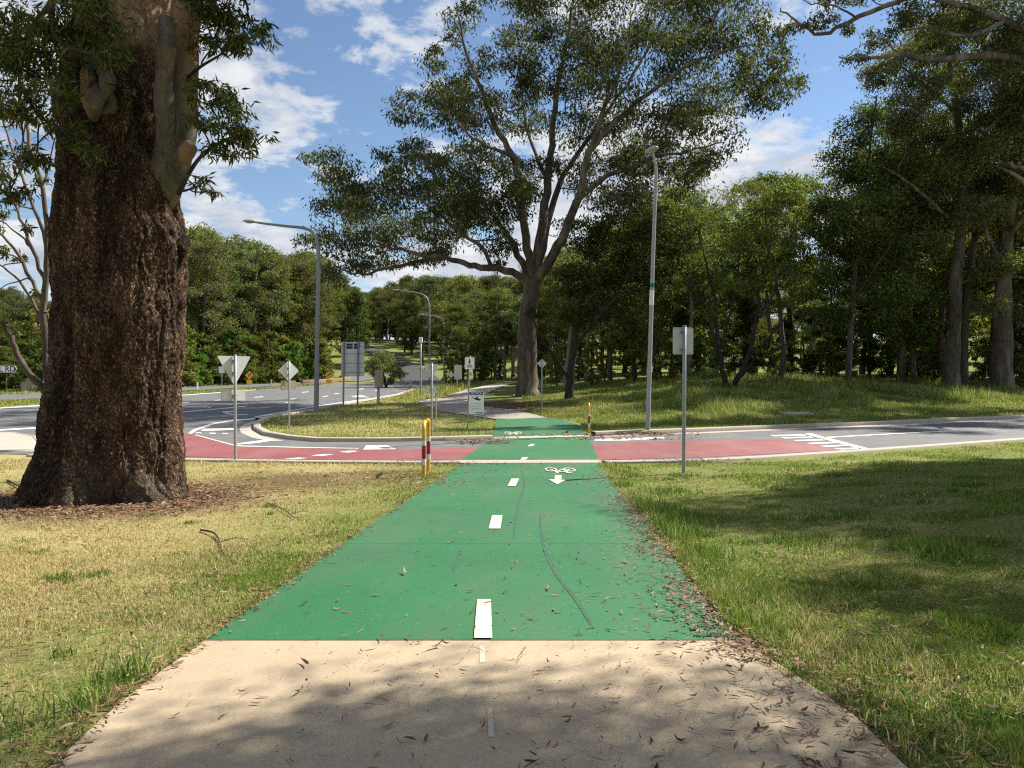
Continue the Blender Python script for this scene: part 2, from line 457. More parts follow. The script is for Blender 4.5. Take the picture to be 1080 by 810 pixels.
# coloured coatings and painted lines on the roads
red_l = [(-30, 457), (187, 457.6), (205, 458.4), (249, 471.6), (328, 473.4), (378, 474.2), (440, 474), (506, 473), (483, 486.4), (400, 486.6), (280, 485.4), (187, 482.5), (-30, 475)]
mark_px('red_road_coating', [(60, 471), (110, 464), (187, 458), (205, 458.4), (249, 471.6), (328, 473.4), (378, 474.2), (440, 474), (505.5, 473), (483, 486), (400, 486.2), (280, 485), (187, 482), (100, 479.5)], M['red'], .018, 2)
mark_px('red_road_coating', [(624.6, 469.2), (674, 466.2), (812, 463.6), (906, 474.2), (845, 477.8), (740, 483), (631, 485.8)], M['red'], .018, 2)
mark_px('green_crossing', [(486, 486.3), (631.4, 486), (621, 461.6), (519, 463.4)], M['green'], .024, 2)
for pts in ([(383, 475), (418, 474.6), (408, 470.4), (386, 470.6)],
            [(357, 477.6), (368, 476.2), (378, 476.6), (368, 478.2)], [(328, 481.4), (340, 479.8), (352, 480.2), (340, 482)], [(300, 485), (314, 483.6), (324, 484), (312, 485.4)],
            [(250, 468.5), (284, 464.0), (288, 465.4), (272, 468.0), (251, 469.8)],
            [(198, 457.6), (205, 453), (224, 446.6), (247, 443.2), (270, 441.6), (270, 442.4), (248, 444.4), (226, 448), (208, 454.2), (202, 458.2)],
            [(212, 455.2), (247, 454), (248, 452), (214, 452.8)],
            [(207, 457.6), (213, 457.8), (212, 456.7), (206, 456.6)], [(221, 458), (228, 458.2), (227, 457.1), (220, 457)], [(235, 458.4), (241, 458.6), (240, 457.5), (234, 457.4)],
            [(206, 459), (250, 470.6), (328, 472.6), (378, 473.4), (378, 474), (328, 473.3), (249, 471.5), (205, 459.4)],
            [(190, 435.8), (244, 431), (262, 428.8), (262, 428.2), (244, 430.2), (190, 434.8)],
            [(268, 441.2), (333, 429.6), (362, 425.2), (420, 416.8), (420, 416.2), (362, 424.4), (333, 428.6), (268, 440)],
            [(-60, 458.6), (60, 451.2), (60, 449.8), (-60, 457)],
            [(-60, 432.4), (60, 424.8), (190, 415.4), (260, 411.6), (260, 410.9), (190, 414.6), (60, 423.8), (-60, 431.2)] if False else [(-60, 435.6), (60, 427.6), (190, 417.8), (270, 411.8), (270, 411.3), (190, 417.1), (60, 426.6), (-60, 434.4)]):
    mark_px('road_line', pts, M['line'], .022, 2)
for x, y, w_ in ((190, 424.6, 9), (225, 422.2, 9), (268, 418.8, 9), (305, 421, 6), (340, 418, 6), (352, 415.2, 5), (318, 413.6, 7), (395, 412, 5), (378, 410.4, 5), (410, 408.4, 4), (300, 424.6, 6), (218, 430, 4), (240, 427, 4)):
    mark_px('road_line', [(x, y + .45), (x + w_, y - .25), (x + w_ + 1, y + .3), (x + 1, y + 1.0)], M['line'], .022, 2)
# turn arrow on the main road
mark_px('road_arrow', [(370, 418.6), (378, 417.2), (386, 417.9), (382, 418.6), (390, 419.2), (388, 419.7), (379, 419.2), (375, 419.6)], M['line'], .022, 2)
mark_px('road_arrow', [(233, 435), (246, 433.8), (246, 435.0), (240, 435.6), (247, 437.4), (262, 437.6), (262, 438.4), (244, 438.2)], M['line'], .022, 2)
# right of the crossing: edge line and the teeth of the raised platform
for pts in ([(626.5, 463.6), (700, 461.6), (702, 463.4), (660, 465.4), (627, 465.6)],
            [(848, 458.4), (855, 457.6), (922, 475.4), (914, 476)],
            [(872, 462.6), (960, 457.6), (1000, 455.6), (1000, 454.9), (960, 456.8), (868, 461.6)],
            [(812, 459.6), (848, 458.8), (850, 460.2), (816, 461)],
            [(822, 462), (855, 461.2), (858, 462.4), (828, 463.2)], [(836, 465), (866, 464), (870, 465.2), (842, 466.2)],
            [(850, 468), (878, 466.8), (884, 468.2), (857, 469.2)], [(864, 471), (890, 469.8), (896, 471), (872, 472.2)], [(879, 474), (904, 472.8), (910, 474), (888, 475)]):
    mark_px('road_line', pts, M['line'], .022, 2)

def kerb(name, px, w, h, mat, closed=False, left=True):
    P = [Vector((p.x, p.y, 0)) for p in (pix(*px) if not isinstance(px[0], Vector) else px)]
    Q = []
    for a, b in zip(P[:-1], P[1:]):
        n = max(1, int((b - a).length / .6))
        Q += [a.lerp(b, k / n) for k in range(n)]
    Q.append(P[-1])
    prof = [(0, -.1), (0, h - .015), (.02, h), (w - .03, h + .004), (w, h - .012), (w, -.1)]
    V = []
    for k, p in enumerate(Q):
        t = (Q[min(k + 1, len(Q) - 1)] - Q[max(k - 1, 0)]).normalized()
        nrm = Vector((-t.y, t.x, 0)) * (1 if left else -1)
        z = g(p.x, p.y)
        for a, b in prof: V.append(p + nrm * a + Vector((0, 0, z + b)))
    m = len(prof); F_ = []
    for k in range(len(Q) - 1):
        for a in range(m - 1):
            F_.append((k * m + a, k * m + a + 1, (k + 1) * m + a + 1, (k + 1) * m + a))
    o = mesh_np(name, np.array([tuple(v) for v in V]), [np.array(F_)], mat)
    bm = bmesh.new(); bm.from_mesh(o.data); bmesh.ops.recalc_face_normals(bm, faces=bm.faces[:]); bm.to_mesh(o.data); bm.free()
    return st(o)
# near kerb, level at the crossing
kerb('kerb', [(1080, 463), (900, 476), (800, 482.6), (740, 486), (636, 487.8)], .32, .05, M['kerb'])
kerb('kerb', [(484, 488), (440, 488.2), (330, 487.4), (200, 485.4), (100, 483), (40, 480.6)], .32, .05, M['kerb'])
st(drape('crossing_threshold', [(p.x, p.y) for p in pix((484, 489.6), (634, 489.2), (634, 486.2), (484, 486.4))], .026, M['kerb'], 1))
# far kerb: a proper upstand with a gutter
kerb('kerb', [(628, 459.8), (740, 455.8), (850, 451.2), (1000, 444.6), (1080, 441.2), (1350, 430)], .30, .14, M['kerb'])
mark_px('gutter', [(628, 461.6), (740, 457.6), (850, 453.2), (1000, 446.8), (1080, 443.4), (1350, 432), (1350, 430.4), (1080, 441.6), (1000, 444.9), (850, 451.5), (740, 456.1), (628, 460.1)], M['kerb'], .017, 1.5)
kerb('kerb', [(440, 410.6), (420, 417), (360, 427.6), (333, 433.6), (300, 438.8), (275, 443.6)], .25, .11, M['kerb'], left=False)
kerb('kerb', [(275, 443.6), (267.5, 448), (267, 453), (277, 459), (303, 463.6), (332, 466.2), (400, 466.3), (470, 465), (520, 463.2)], .28, .12, M['kerb'])
mark_px('kerb_apron', [(268, 444.6), (258, 447.6), (252.5, 452), (254, 457), (266, 462.5), (285, 466), (300, 465.6), (276, 460.4), (265.6, 454.4), (265.4, 448.4), (272, 445)], M['white_conc'], .02, 1)
st(drape('crossing_threshold', [(p.x, p.y) for p in pix((519, 463.4), (622, 461.4), (621, 459.4), (519, 461.6))], .027, M['white_conc'], 1))
# pale concrete traffic island at the left edge
isl = pix((-70, 459), (14, 457.6), (38, 462), (46, 470), (44, 476), (0, 477.5), (-70, 472))
st(drape('traffic_island', [(p.x, p.y) for p in isl], .06, M['white_conc'], 1))
kerb('kerb', isl[::-1] + [isl[-1]], .12, .07, M['white_conc'])

# ------------------------------------------------------------------ the path beyond the road
mark_px('cycle_path', [(519, 461.4), (620.4, 459.2), (608.6, 448), (594, 443.8), (576.5, 441), (523, 442.8)], M['green'], .03, 1)
mark_px('footpath', [(523, 442.8), (576.5, 441), (548, 434), (511, 429.4), (494, 425.6), (474, 418), (440, 423.4), (452, 430), (467, 435)], M['paver'], .03, 1)
mark_px('footpath', [(440, 423.3), (474, 417.9), (494, 425.5), (504, 421), (520, 413), (532, 408), (545, 403.6), (524, 404.8), (497, 411), (474, 416.4)] if False else [(474, 417.6), (494, 425.4), (504, 420), (520, 412.4), (534, 407), (546, 403.8), (526, 404.6), (506, 408.4), (488, 413)], M['white_conc'], .034, 1)

# centre line dashes, symbols
def quad(name, cx, y0, y1, w0, w1, dx, mat):
    return mark_px(name, [(cx - w0 / 2, y0), (cx + w0 / 2, y0), (cx + dx + w1 / 2, y1), (cx + dx - w1 / 2, y1)], mat, .028, .5)
quad('path_line', 509.5, 678.2, 637, 19.5, 14.5, 1, M['mark'])
quad('path_line', 521.5, 560.5, 546, 12.5, 11, 3, M['mark'])
quad('path_line', 539.5, 514.4, 506.4, 8.5, 8, 4, M['mark'])
quad('path_line', 551.5, 486, 483.4, 6, 6, 3, M['mark'])
quad('path_line', 559, 471.6, 469.2, 5, 5, 3, M['mark'])
quad('path_line', 565.6, 461.2, 459.4, 4.2, 4, 1.2, M['mark'])
quad('path_line', 568.6, 454.8, 453.4, 3.6, 3.6, 1, M['mark'])
quad('path_line', 567.2, 447.6, 446.4, 5, 4, -2.5, M['mark'])
def fq(name, cx, y0, y1, w0, w1, dx, mat): return mark_px(name, [(cx - w0 / 2, y0), (cx + w0 / 2, y0), (cx + dx + w1 / 2, y1), (cx + dx - w1 / 2, y1)], mat, .0185, .5)
fq('faint_line', 508.5, 703, 684, 5.5, 6, 0, M['faint'])
fq('faint_line', 518.5, 784, 752, 7, 5.5, -2, M['faint'])

def ring_pts(c, r, n=20, a0=0, a1=2 * PI): return [(c[0] + r * math.cos(a0 + (a1 - a0) * k / n), c[1] + r * math.sin(a0 + (a1 - a0) * k / n)) for k in range(n + 1)]
def bicycle(name, px, width, length, off):
    """flat painted bicycle: outline strokes as ribbons on the ground, drawn in a unit of 1.6 x 1"""
    c = hit(*px); sx_, sy_ = width / 1.7, length
    strokes = [(ring_pts((-.5, .32), .29), .085), (ring_pts((.5, .32), .29), .085),
               ([(-.5, .32), (-.12, .30), (.28, .72), (-.26, .72), (-.5, .32)], .075), ([(-.12, .30), (-.32, .90)], .075), ([(-.45, .92), (-.18, .92)], .09),
               ([(.5, .32), (.22, .95), (.42, .98)], .075)]
    V = []; F_ = []
    for pts, w in strokes:
        for (x0, y0), (x1, y1) in zip(pts[:-1], pts[1:]):
            d = Vector((x1 - x0, y1 - y0)); L = d.length; d /= L; n = Vector((-d.y, d.x)) * w / 2; e = d * w * .25
            k = len(V)
            for q_ in ((x0 - e.x + n.x, y0 - e.y + n.y), (x0 - e.x - n.x, y0 - e.y - n.y), (x1 + e.x - n.x, y1 + e.y - n.y), (x1 + e.x + n.x, y1 + e.y + n.y)):
                X, Y = c.x - q_[0] * sx_, c.y - q_[1] * sy_ + sy_ * .5
                V.append((X, Y, g(X, Y) + off + .00015 * len(F_)))
            F_.append((k, k + 1, k + 2, k + 3))
    return st(mesh_np(name, np.array(V), [np.array(F_)], M['mark']))
bicycle('bicycle_symbol', (591.5, 498), .62, 1.25, .029)
bicycle('bicycle_symbol', (541, 458), .60, 1.6, .037)
mark_px('path_arrow', [(585, 502.6), (592.2, 502.6), (592.2, 507.4), (597.4, 507.4), (587.8, 512.6), (578.8, 507.4), (585, 507.4)], M['mark'], .028, .5)
for jy in (7.3, 10.4, 13.5):
    o = st(strip('expansion_joint', jy, jy + .006, path_l, path_r, .0205, M['rubber'], 2, 24))
# tyre scuffs
def scuff(pts, w):
    P = [hit(*p) for p in pts]
    Q = []
    for k in range(len(P) - 1):
        p0, p1, p2, p3 = P[max(k - 1, 0)], P[k], P[k + 1], P[min(k + 2, len(P) - 1)]
        for t in np.linspace(0, 1, 10, endpoint=False):
            Q.append(.5 * ((2 * p1) + (p2 - p0) * t + (2 * p0 - 5 * p1 + 4 * p2 - p3) * t * t + (3 * p1 - p0 - 3 * p2 + p3) * t ** 3))
    V = []; F_ = []
    for k, p in enumerate(Q):
        t = (Q[min(k + 1, len(Q) - 1)] - Q[max(k - 1, 0)]).normalized(); n = Vector((-t.y, t.x, 0))
        ww = w * (.5 + .5 * math.sin(PI * min(1, (k + 1) / len(Q) * 1.02)) ** .5) / 2
        for s in (-1, 1):
            v = p + n * ww * s; V.append((v.x, v.y, g(v.x, v.y) + .0215))
        if k: F_.append((2 * k - 2, 2 * k - 1, 2 * k + 1, 2 * k))
    st(mesh_np('tyre_mark', np.array(V), [np.array(F_)], M['rubber']))
scuff([(551, 497), (553, 512), (548, 530), (544, 552), (542, 572)], .03)
scuff([(570, 545), (571, 562), (576, 585), (588, 610), (607, 636), (628, 670)], .032)
scuff([(488, 580), (484, 590), (478, 606)], .03)

# ------------------------------------------------------------------ trees
def unit(v): return v / (np.linalg.norm(v, axis=-1, keepdims=True) + 1e-9)

def leaf_quads(P, L, W, droop, r):
    n = len(P)
    d = unit(unit(r.normal(size=(n, 3))) * (1 - droop) + np.array([0, 0, -1.]) * droop)
    s = unit(np.cross(d, r.normal(size=(n, 3))))
    nn = np.cross(d, s)
    k = r.uniform(.6, 1.25, (n, 1)); L = L * k; W = W * k
    b = nn * (W * r.uniform(-.35, .35, (n, 1)))
    mid = P + d * L * .42 + b
    V = np.stack([P, mid + s * W / 2, P + d * L - b * .6, mid - s * W / 2], 1).reshape(-1, 3)
    return V

def smooth_line(pts, per=4):
    P = [np.asarray(tuple(p), float) for p in pts]; out = []
    for k in range(len(P) - 1):
        p0, p1, p2, p3 = P[max(k - 1, 0)], P[k], P[k + 1], P[min(k + 2, len(P) - 1)]
        for t in np.linspace(0, 1, per, endpoint=False):
            out.append(.5 * ((2 * p1) + (p2 - p0) * t + (2 * p0 - 5 * p1 + 4 * p2 - p3) * t * t + (3 * p1 - p0 - 3 * p2 + p3) * t ** 3))
    out.append(P[-1]); return np.array(out)

class Tree:
    def __init__(s, base, seed=1, leaf=(.26, .075), droop=.45, sides=7):
        s.o = np.asarray(tuple(base), float); s.r = np.random.default_rng(seed)
        s.tb = Tubes(); s.nodes = np.zeros((0, 3)); s.nr = np.zeros(0); s.L, s.W = leaf; s.droop = droop; s.lv = []; s.sides = sides
    def limb(s, pts, r0, r1, per=4, wob=.0, sides=None, power=1, flare=0):
        P = smooth_line(pts, per) - s.o
        n = len(P); t = np.linspace(0, 1, n)
        P[1:] += s.r.normal(size=(n - 1, 3)) * wob
        R_ = r0 + (r1 - r0) * t ** power
        if flare: R_ = R_ * (1 + flare * np.exp(-t * n / 1.3))
        s.tb.add(P, R_, sides or s.sides)
        s.nodes = np.concatenate([s.nodes, P]); s.nr = np.concatenate([s.nr, R_])
    def clump(s, c, rad, dens=1.0, tufts=None, twig=True, up=.7):
        """c world centre, rad (rx, ry, rz)"""
        r = s.r; c = np.asarray(tuple(c), float) - s.o; rad = np.asarray(rad, float)
        m = rad.mean()
        start = c - np.array([0, 0, .35 * rad[2]])
        d = s.nodes - start
        cost = np.linalg.norm(d, axis=1) + .9 * np.maximum(0, d[:, 2]) + (s.nr < .012) * 2
        k = int(np.argmin(cost)); a = s.nodes[k]; dist = np.linalg.norm(start - a)
        r0 = min(s.nr[k] * .72, .018 + .022 * m + .006 * dist)
        if dist > .25:
            mid = (a + start) / 2 + np.array([0, 0, -.06 * dist]) + r.normal(size=3) * dist * .10
            P = smooth_line([a, a * .65 + mid * .35 + r.normal(size=3) * dist * .05, mid, start], 3 if dist < 3 else 4)
            R_ = np.linspace(r0, max(r0 * .45, .01), len(P))
            s.tb.add(P, R_, 5)
            s.nodes = np.concatenate([s.nodes, P[2:]]); s.nr = np.concatenate([s.nr, R_[2:]])
        nt = tufts or max(6, int(13 + 7 * m))
        u = unit(r.normal(size=(nt, 3))) * r.uniform(.25, 1, (nt, 1)) ** .5
        u[:, 2] = u[:, 2] * .75 + .12
        T = c + u * rad
        if twig:
            for q_ in T:
                b = start + (q_ - start) * .5 + r.normal(size=3) * .12 * m + np.array([0, 0, -.05 * m])
                s.tb.add([start, b, q_], [max(.008, r0 * .4), max(.006, r0 * .25), .004], 3, False)
        nl = int(dens * 1050 * m * m * (.26 * .075) / (s.L * s.W) * .8) + 20
        w = r.dirichlet(np.full(nt, 1.6)); idx = r.choice(nt, nl, p=w)
        tr = min(m * .26, .2 + .13 * m)
        off = r.normal(size=(nl, 3)) * np.array([tr, tr, tr * .62])
        s.lv.append(leaf_quads(T[idx] + off, s.L, s.W, s.droop, r))
    def build(s, name, label, bark, leaf, group=None, cat='tree', rotz=0):
        root = thing(name, label, cat, tuple(s.o), rotz, group)
        s.tb.build('trunk', bark, root)
        if s.lv:
            V = np.concatenate(s.lv); n = len(V) // 4
            mesh_np('crown', V, [np.arange(n * 4).reshape(-1, 4)], leaf, root)
        return root

def copy_tree(o, loc, rz, sc_, label=None, group=None, parent=None):
    c = o.copy(); COL.objects.link(c)
    c.location = loc; c.rotation_euler = (0, 0, rz); c.scale = sc_
    if label: c['label'] = label
    if group: c['group'] = group
    for ch in o.children:
        d = ch.copy(); COL.objects.link(d); d.parent = c
    return c

placed = []
# ---- the big spreading gum in the middle
base = hit(556, 418); D = base.y
t = Tree(base, 3, (.32, .10), .5, 9)
K = D / F
def c3(px, py, dd=0): return at(px, py, D + dd)
t.limb([base + Vector((0, 0, -.2)), c3(556, 395), c3(556, 350), c3(559, 318), c3(562, 296)], .74, .52, 5, .02, 14, 1, .5)
limbs = [
    ([(561, 300, 0), (545, 289, -.5), (520, 283, -1.5), (495, 279, -2), (470, 272, -3), (444, 268, -3.5), (415, 262, -4), (385, 258, -4)], .30, .05),
    ([(470, 272, -3), (440, 276, -2.5), (405, 284, -2.5), (378, 290, -2), (352, 280, -2)], .14, .04),
    ([(560, 297, 0), (550, 275, 1), (533, 244, 2), (511, 215, 3), (490, 190, 4), (468, 170, 5)], .28, .06),
    ([(562, 294, 0), (556, 262, -1), (549, 215, -2), (544, 170, -3), (526, 141, -3), (508, 95, -4), (492, 55, -4), (482, 15, -4)], .34, .05),
    ([(563, 293, 0), (572, 240, 0), (577, 190, 1), (583, 140, 2), (588, 90, 1), (600, 30, 1), (612, -40, 1)], .36, .06),
    ([(565, 296, 0), (580, 274, -1), (596, 244, -2), (611, 205, -3), (622, 160, -4), (650, 128, -5), (694, 90, -6), (740, 62, -6), (785, 48, -6)], .36, .05),
    ([(564, 294, 0), (572, 262, 2), (585, 208, 3), (600, 175, 4), (625, 140, 5), (660, 90, 6), (690, 40, 6), (715, -15, 6)], .28, .05),
    ([(606, 214, -2.5), (640, 186, -2), (680, 170, -2), (720, 160, -1), (765, 150, 0)], .20, .04),
    ([(544, 170, -3), (530, 160, -4), (505, 150, -5), (478, 125, -6), (455, 95, -6)], .14, .03),
    ([(520, 283, -1.5), (508, 262, -3), (480, 240, -5), (450, 215, -6), (425, 205, -6)], .15, .03),
    ([(577, 190, 1), (560, 150, 4), (552, 110, 6), (548, 60, 7)], .16, .03),
    ([(622, 160, -4), (640, 110, -6), (660, 60, -7), (668, 10, -7)], .16, .03)]
for pts, a, b in limbs:
    t.limb([c3(*p) for p in pts], a, b, 4, .05, 8)
cl = [(358, 182, 26), (372, 212, 30), (345, 250, 22), (392, 236, 38), (372, 272, 26), (430, 198, 32), (418, 250, 36), (460, 218, 34), (440, 160, 20),
      (428, 118, 18), (455, 68, 15), (468, 102, 28), (500, 122, 34), (495, 168, 36), (412, 165, 16), (486, 22, 20), (502, 70, 20), (545, 60, 26),
      (562, 30, 30), (605, 14, 34), (642, 48, 36), (592, 85, 34), (556, 128, 32), (655, 5, 40), (705, 15, 40), (752, 12, 36), (690, 62, 36), (640, 96, 36),
      (726, 82, 32), (772, 45, 30), (800, 72, 24), (795, 104, 26), (832, 95, 16), (752, 112, 32), (702, 122, 32), (660, 152, 32), (612, 138, 34), (572, 180, 28),
      (530, 198, 32), (618, 192, 26), (690, 172, 34), (748, 158, 30), (642, 222, 28), (598, 240, 16), (486, 242, 28), (522, 262, 18), (458, 268, 16),
      (720, 196, 28), (630, -30, 40), (690, -35, 40), (750, -30, 34), (575, -25, 34), (520, -10, 20), (790, -5, 26), (670, 200, 24), (400, 276, 16), (545, 224, 20), (815, 42, 14), (480, 205, 26), (510, 230, 22)]
for (x, y, r_) in cl:
    dd = t.r.uniform(-1, 1) * (3 if r_ < 24 else 7)
    rr = r_ * K
    t.clump(c3(x, y, dd), (rr, rr * 1.3, rr * .8), .62)
    for q_ in range(2):
        a = t.r.uniform(0, 2 * PI); m_ = r_ * t.r.uniform(.9, 1.25)
        t.clump(c3(x + m_ * math.cos(a), y + m_ * math.sin(a) * .9, dd + t.r.uniform(-3, 3)), (rr * .6, rr * .7, rr * .45), .55)
t.build('gum_tree', 'huge spreading gum tree with grey forked limbs beside the far path', M['bark_gum'], M['leaf_gum'])

# ---- leaning dark tree right of it
base = hit(600, 421); D = base.y
t = Tree(base, 11, (.24, .08), .3)
K = D / F
t.limb([base + Vector((0, 0, -.1)), c3(601, 408), c3(603, 390), c3(607, 362), c3(610, 330), c3(616, 300), c3(624, 270)], .28, .07, 4, .02, 8, 1, .3)
t.limb([c3(601, 404), c3(592, 388), c3(578, 368, -1), c3(566, 345, -2), c3(556, 318, -3)], .15, .03, 4, .03)
t.limb([c3(606, 370), c3(622, 345, -1), c3(645, 318, -2), c3(668, 300, -2)], .12, .03, 4, .03)
for (x, y, r_) in [(620, 300, 30), (650, 285, 34), (680, 262, 34), (640, 330, 26), (610, 335, 20), (672, 300, 28), (700, 240, 28), (655, 245, 30), (625, 262, 26), (600, 290, 18), (690, 285, 24), (716, 262, 20), (670, 335, 18), (568, 330, 12)]:
    rr = r_ * K; t.clump(c3(x, y, t.r.uniform(-2, 2)), (rr, rr, rr * .8), 1.1)
t.build('dark_tree', 'dark forked tree with black trunk just right of the huge gum', M['bark_dark'], M['leaf_dark'])

# ---- vase shaped tree in the meadow
base = hit(770, 410); D = base.y
t = Tree(base, 12, (.22, .07), .3)
K = D / F
for pts, a, b in [([(768, 412, 0), (763, 395, 0), (758, 370, -.5), (755, 340, -1), (752, 305, -1), (742, 270, -2), (735, 235, -2)], .19, .03),
                  ([(771, 412, 0), (780, 395, 0), (790, 370, 0), (797, 340, 0), (802, 300, 1), (810, 260, 1), (806, 215, 1)], .20, .03),
                  ([(775, 405, 0), (792, 384, -1), (808, 360, -2), (830, 335, -3), (848, 315, -3)], .12, .02),
                  ([(758, 370, -.5), (768, 340, 1), (776, 300, 2), (782, 255, 2), (785, 215, 2)], .11, .02),
                  ([(790, 370, 0), (815, 372, -2), (838, 352, -2), (850, 322, -2)], .08, .02),
                  ([(755, 340, -1), (740, 318, -2), (722, 295, -3), (712, 270, -3)], .09, .02), ([(797, 340, 0), (822, 300, 0), (838, 265, 0)], .09, .02)]:
    t.limb([c3(*p) for p in pts], a, b, 4, .04)
for (x, y, r_) in [(735, 235, 22), (760, 215, 24), (790, 205, 24), (815, 218, 22), (800, 250, 22), (770, 255, 20), (740, 275, 20), (715, 262, 18), (832, 255, 18), (845, 300, 14), (822, 285, 18), (760, 300, 16), (712, 300, 16), (790, 300, 16), (850, 330, 10), (745, 330, 12), (830, 320, 12)]:
    rr = r_ * K; t.clump(c3(x, y, t.r.uniform(-3, 3)), (rr, rr, rr * .8), .5)
t.build('vase_tree', 'thin leaved tree fanning out from one base in the meadow', M['bark_dark'], M['leaf_olive'])

# ---- dense dark tree by the right kerb, and the gums behind it
def px_tree(name, label, bx, by, seed, bark, leafm, limbs, clumps, lf, dens, droop=.35, dz=3, group=None, push=0):
    global D, K
    b = hit(bx, by)
    if b.y > 54: b = Vector(((bx - 540) / F * 54, 54, 0)); b.z = g(b.x, b.y)
    D = b.y; K = D / F
    placed.append((b.x, b.y))
    t = Tree(b, seed, lf, droop, 9)
    for pts, a, bb in limbs:
        Q_ = [c3(*p) for p in pts]
        if pts[0][1] >= by - 4: Q_[0].z = g(Q_[0].x, Q_[0].y) - .25
        t.limb(Q_, a, bb, 4, .03, None, 1, .3 if pts[0][1] >= by - 4 else 0)
    for (x, y, r_) in clumps:
        rr = r_ * K; t.clump(c3(x, y, t.r.uniform(-dz, dz)), (rr, rr * 1.2, rr * .85), dens)
    return t.build(name, label, bark, leafm, group)
px_tree('dense_tree', 'dense dark green tree with low crown right of the vase tree', 893, 407, 21, M['bark_gum'], M['leaf_dark'],
        [([(893, 408, 0), (896, 370, 0), (899, 320, 0), (903, 270, 0), (910, 210, 0), (918, 150, 0), (925, 100, 0)], .24, .05),
         ([(899, 320, 0), (925, 280, -2), (945, 250, -3)], .1, .03), ([(903, 270, 0), (885, 240, -2), (872, 215, -2)], .1, .03), ([(965, 405, 3), (962, 360, 3), (958, 300, 3), (950, 250, 2)], .18, .05)],
        [(925, 115, 20), (905, 140, 24), (935, 150, 26), (890, 175, 26), (925, 190, 30), (960, 170, 26), (880, 215, 26), (915, 230, 32), (955, 220, 30), (885, 255, 28), (925, 275, 32), (965, 265, 28),
         (895, 300, 26), (940, 315, 28), (975, 310, 24), (912, 345, 22), (880, 335, 18), (950, 350, 22), (872, 290, 16), (980, 350, 18), (868, 245, 12), (990, 230, 24), (985, 190, 22)], (.24, .09), 1.25, .3)
px_tree('gum_tree', 'tall grey gum with twin trunks among the meadow trees', 1003, 394, 22, M['bark_gum'], M['leaf_gum'],
        [([(1003, 396, 0), (1005, 350, 0), (1008, 300, 0), (1012, 240, 0), (1016, 180, 0), (1010, 120, 0), (1000, 60, 0), (990, 10, 0)], .56, .10),
         ([(1014, 395, 1.5), (1017, 350, 1.5), (1022, 290, 2), (1032, 220, 3), (1045, 150, 3), (1060, 90, 3)], .36, .07),
         ([(1012, 240, 0), (985, 215, -3), (955, 190, -4), (930, 175, -5)], .17, .04), ([(1016, 180, 0), (1040, 140, -3), (1070, 110, -4), (1100, 90, -4)], .18, .04),
         ([(1010, 120, 0), (975, 90, -2), (945, 65, -3)], .14, .04)],
        [(930, 80, 20), (955, 62, 24), (985, 40, 28), (1015, 25, 28), (1050, 60, 30), (975, 95, 28), (1010, 85, 30), (1045, 115, 32), (1080, 95, 30), (955, 125, 26), (995, 140, 30), (1035, 165, 32), (1075, 150, 32),
         (945, 175, 24), (985, 190, 28), (1065, 205, 32), (1100, 190, 30), (1030, 225, 22), (1080, 250, 30), (1050, 280, 24), (1100, 290, 30), (1040, 325, 16), (1085, 330, 24), (970, 240, 20)], (.26, .08), 1.5, .45, 4)
px_tree('gum_tree', 'thick brown trunked gum at the right end of the meadow', 1056, 380, 23, M['bark_gum'], M['leaf_olive'],
        [([(1056, 382, 0), (1057, 350, 0), (1058, 310, 0), (1060, 260, 0), (1068, 200, 0), (1075, 140, 0), (1080, 80, 0)], .72, .2),
         ([(1060, 290, 0), (1042, 250, -2), (1030, 215, -2)], .22, .05), ([(1062, 250, 0), (1090, 215, -2), (1120, 190, -2)], .25, .05)],
        [(1040, 200, 30), (1080, 180, 34), (1120, 190, 34), (1060, 240, 26), (1100, 250, 32), (1085, 120, 36), (1040, 140, 30), (1130, 130, 34), (1090, 60, 34), (1130, 290, 28), (1100, 310, 20)], (.30, .10), 1.2, .4, 5)

# ---- the trees standing right of the picture whose boughs and shade reach into it
def big_gum(name, label, x, y, h, seed, spread, bark, leafm, lf, clumps, dens, extra=(), trunk_r=.5):
    b = Vector((x, y, g(x, y)))
    t = Tree(b, seed, lf, .45, 9)
    t.limb([b + Vector((0, 0, -.2)), b + Vector((.1, .1, h * .25)), b + Vector((-.1, .2, h * .5)), b + Vector((.2, 0, h * .75)), b + Vector((0, .2, h * .95))], trunk_r, .1, 5, .03, 12, 1, .4)
    for pts, a, bb in extra: t.limb(pts, a, bb, 4, .05)
    for k in range(5):
        a = k * 2 * PI / 5 + t.r.uniform(-.4, .4); z0 = h * t.r.uniform(.35, .6); L = spread * t.r.uniform(.6, .9)
        p0 = b + Vector((0, 0, z0)); dv = Vector((math.cos(a), math.sin(a), 0))
        t.limb([p0, p0 + dv * L * .4 + Vector((0, 0, L * .22)), p0 + dv * L * .75 + Vector((0, 0, L * .5)), p0 + dv * L + Vector((0, 0, L * .62))], trunk_r * .42, .05, 4, .06)
    for c, r_ in clumps: t.clump(c, (r_, r_, r_ * .75), dens)
    return t.build(name, label, bark, leafm)
Dg = 19.5
def bp(x, y, d): return at(x, y, d)
bx, by_ = 18.2, 14.6
bc = []
rr_ = np.random.default_rng(5)
bz = g(bx, by_)
for k in range(92):
    a = rr_.uniform(0, 2 * PI); q_ = rr_.uniform(.05, 1) ** .6 * 5.2
    bc.append(((bx + q_ * math.cos(a) * .95, by_ + q_ * math.sin(a) * .72, bz + rr_.uniform(8, 13)), rr_.uniform(1.1, 1.7)))
big_gum('gum_tree', 'gum tree just beyond the right edge shading the right lawn', bx, by_, 16, 31, 4.6, M['bark_gum'], M['leaf_gum'], (.16, .055), bc, 1.2, (), .5)
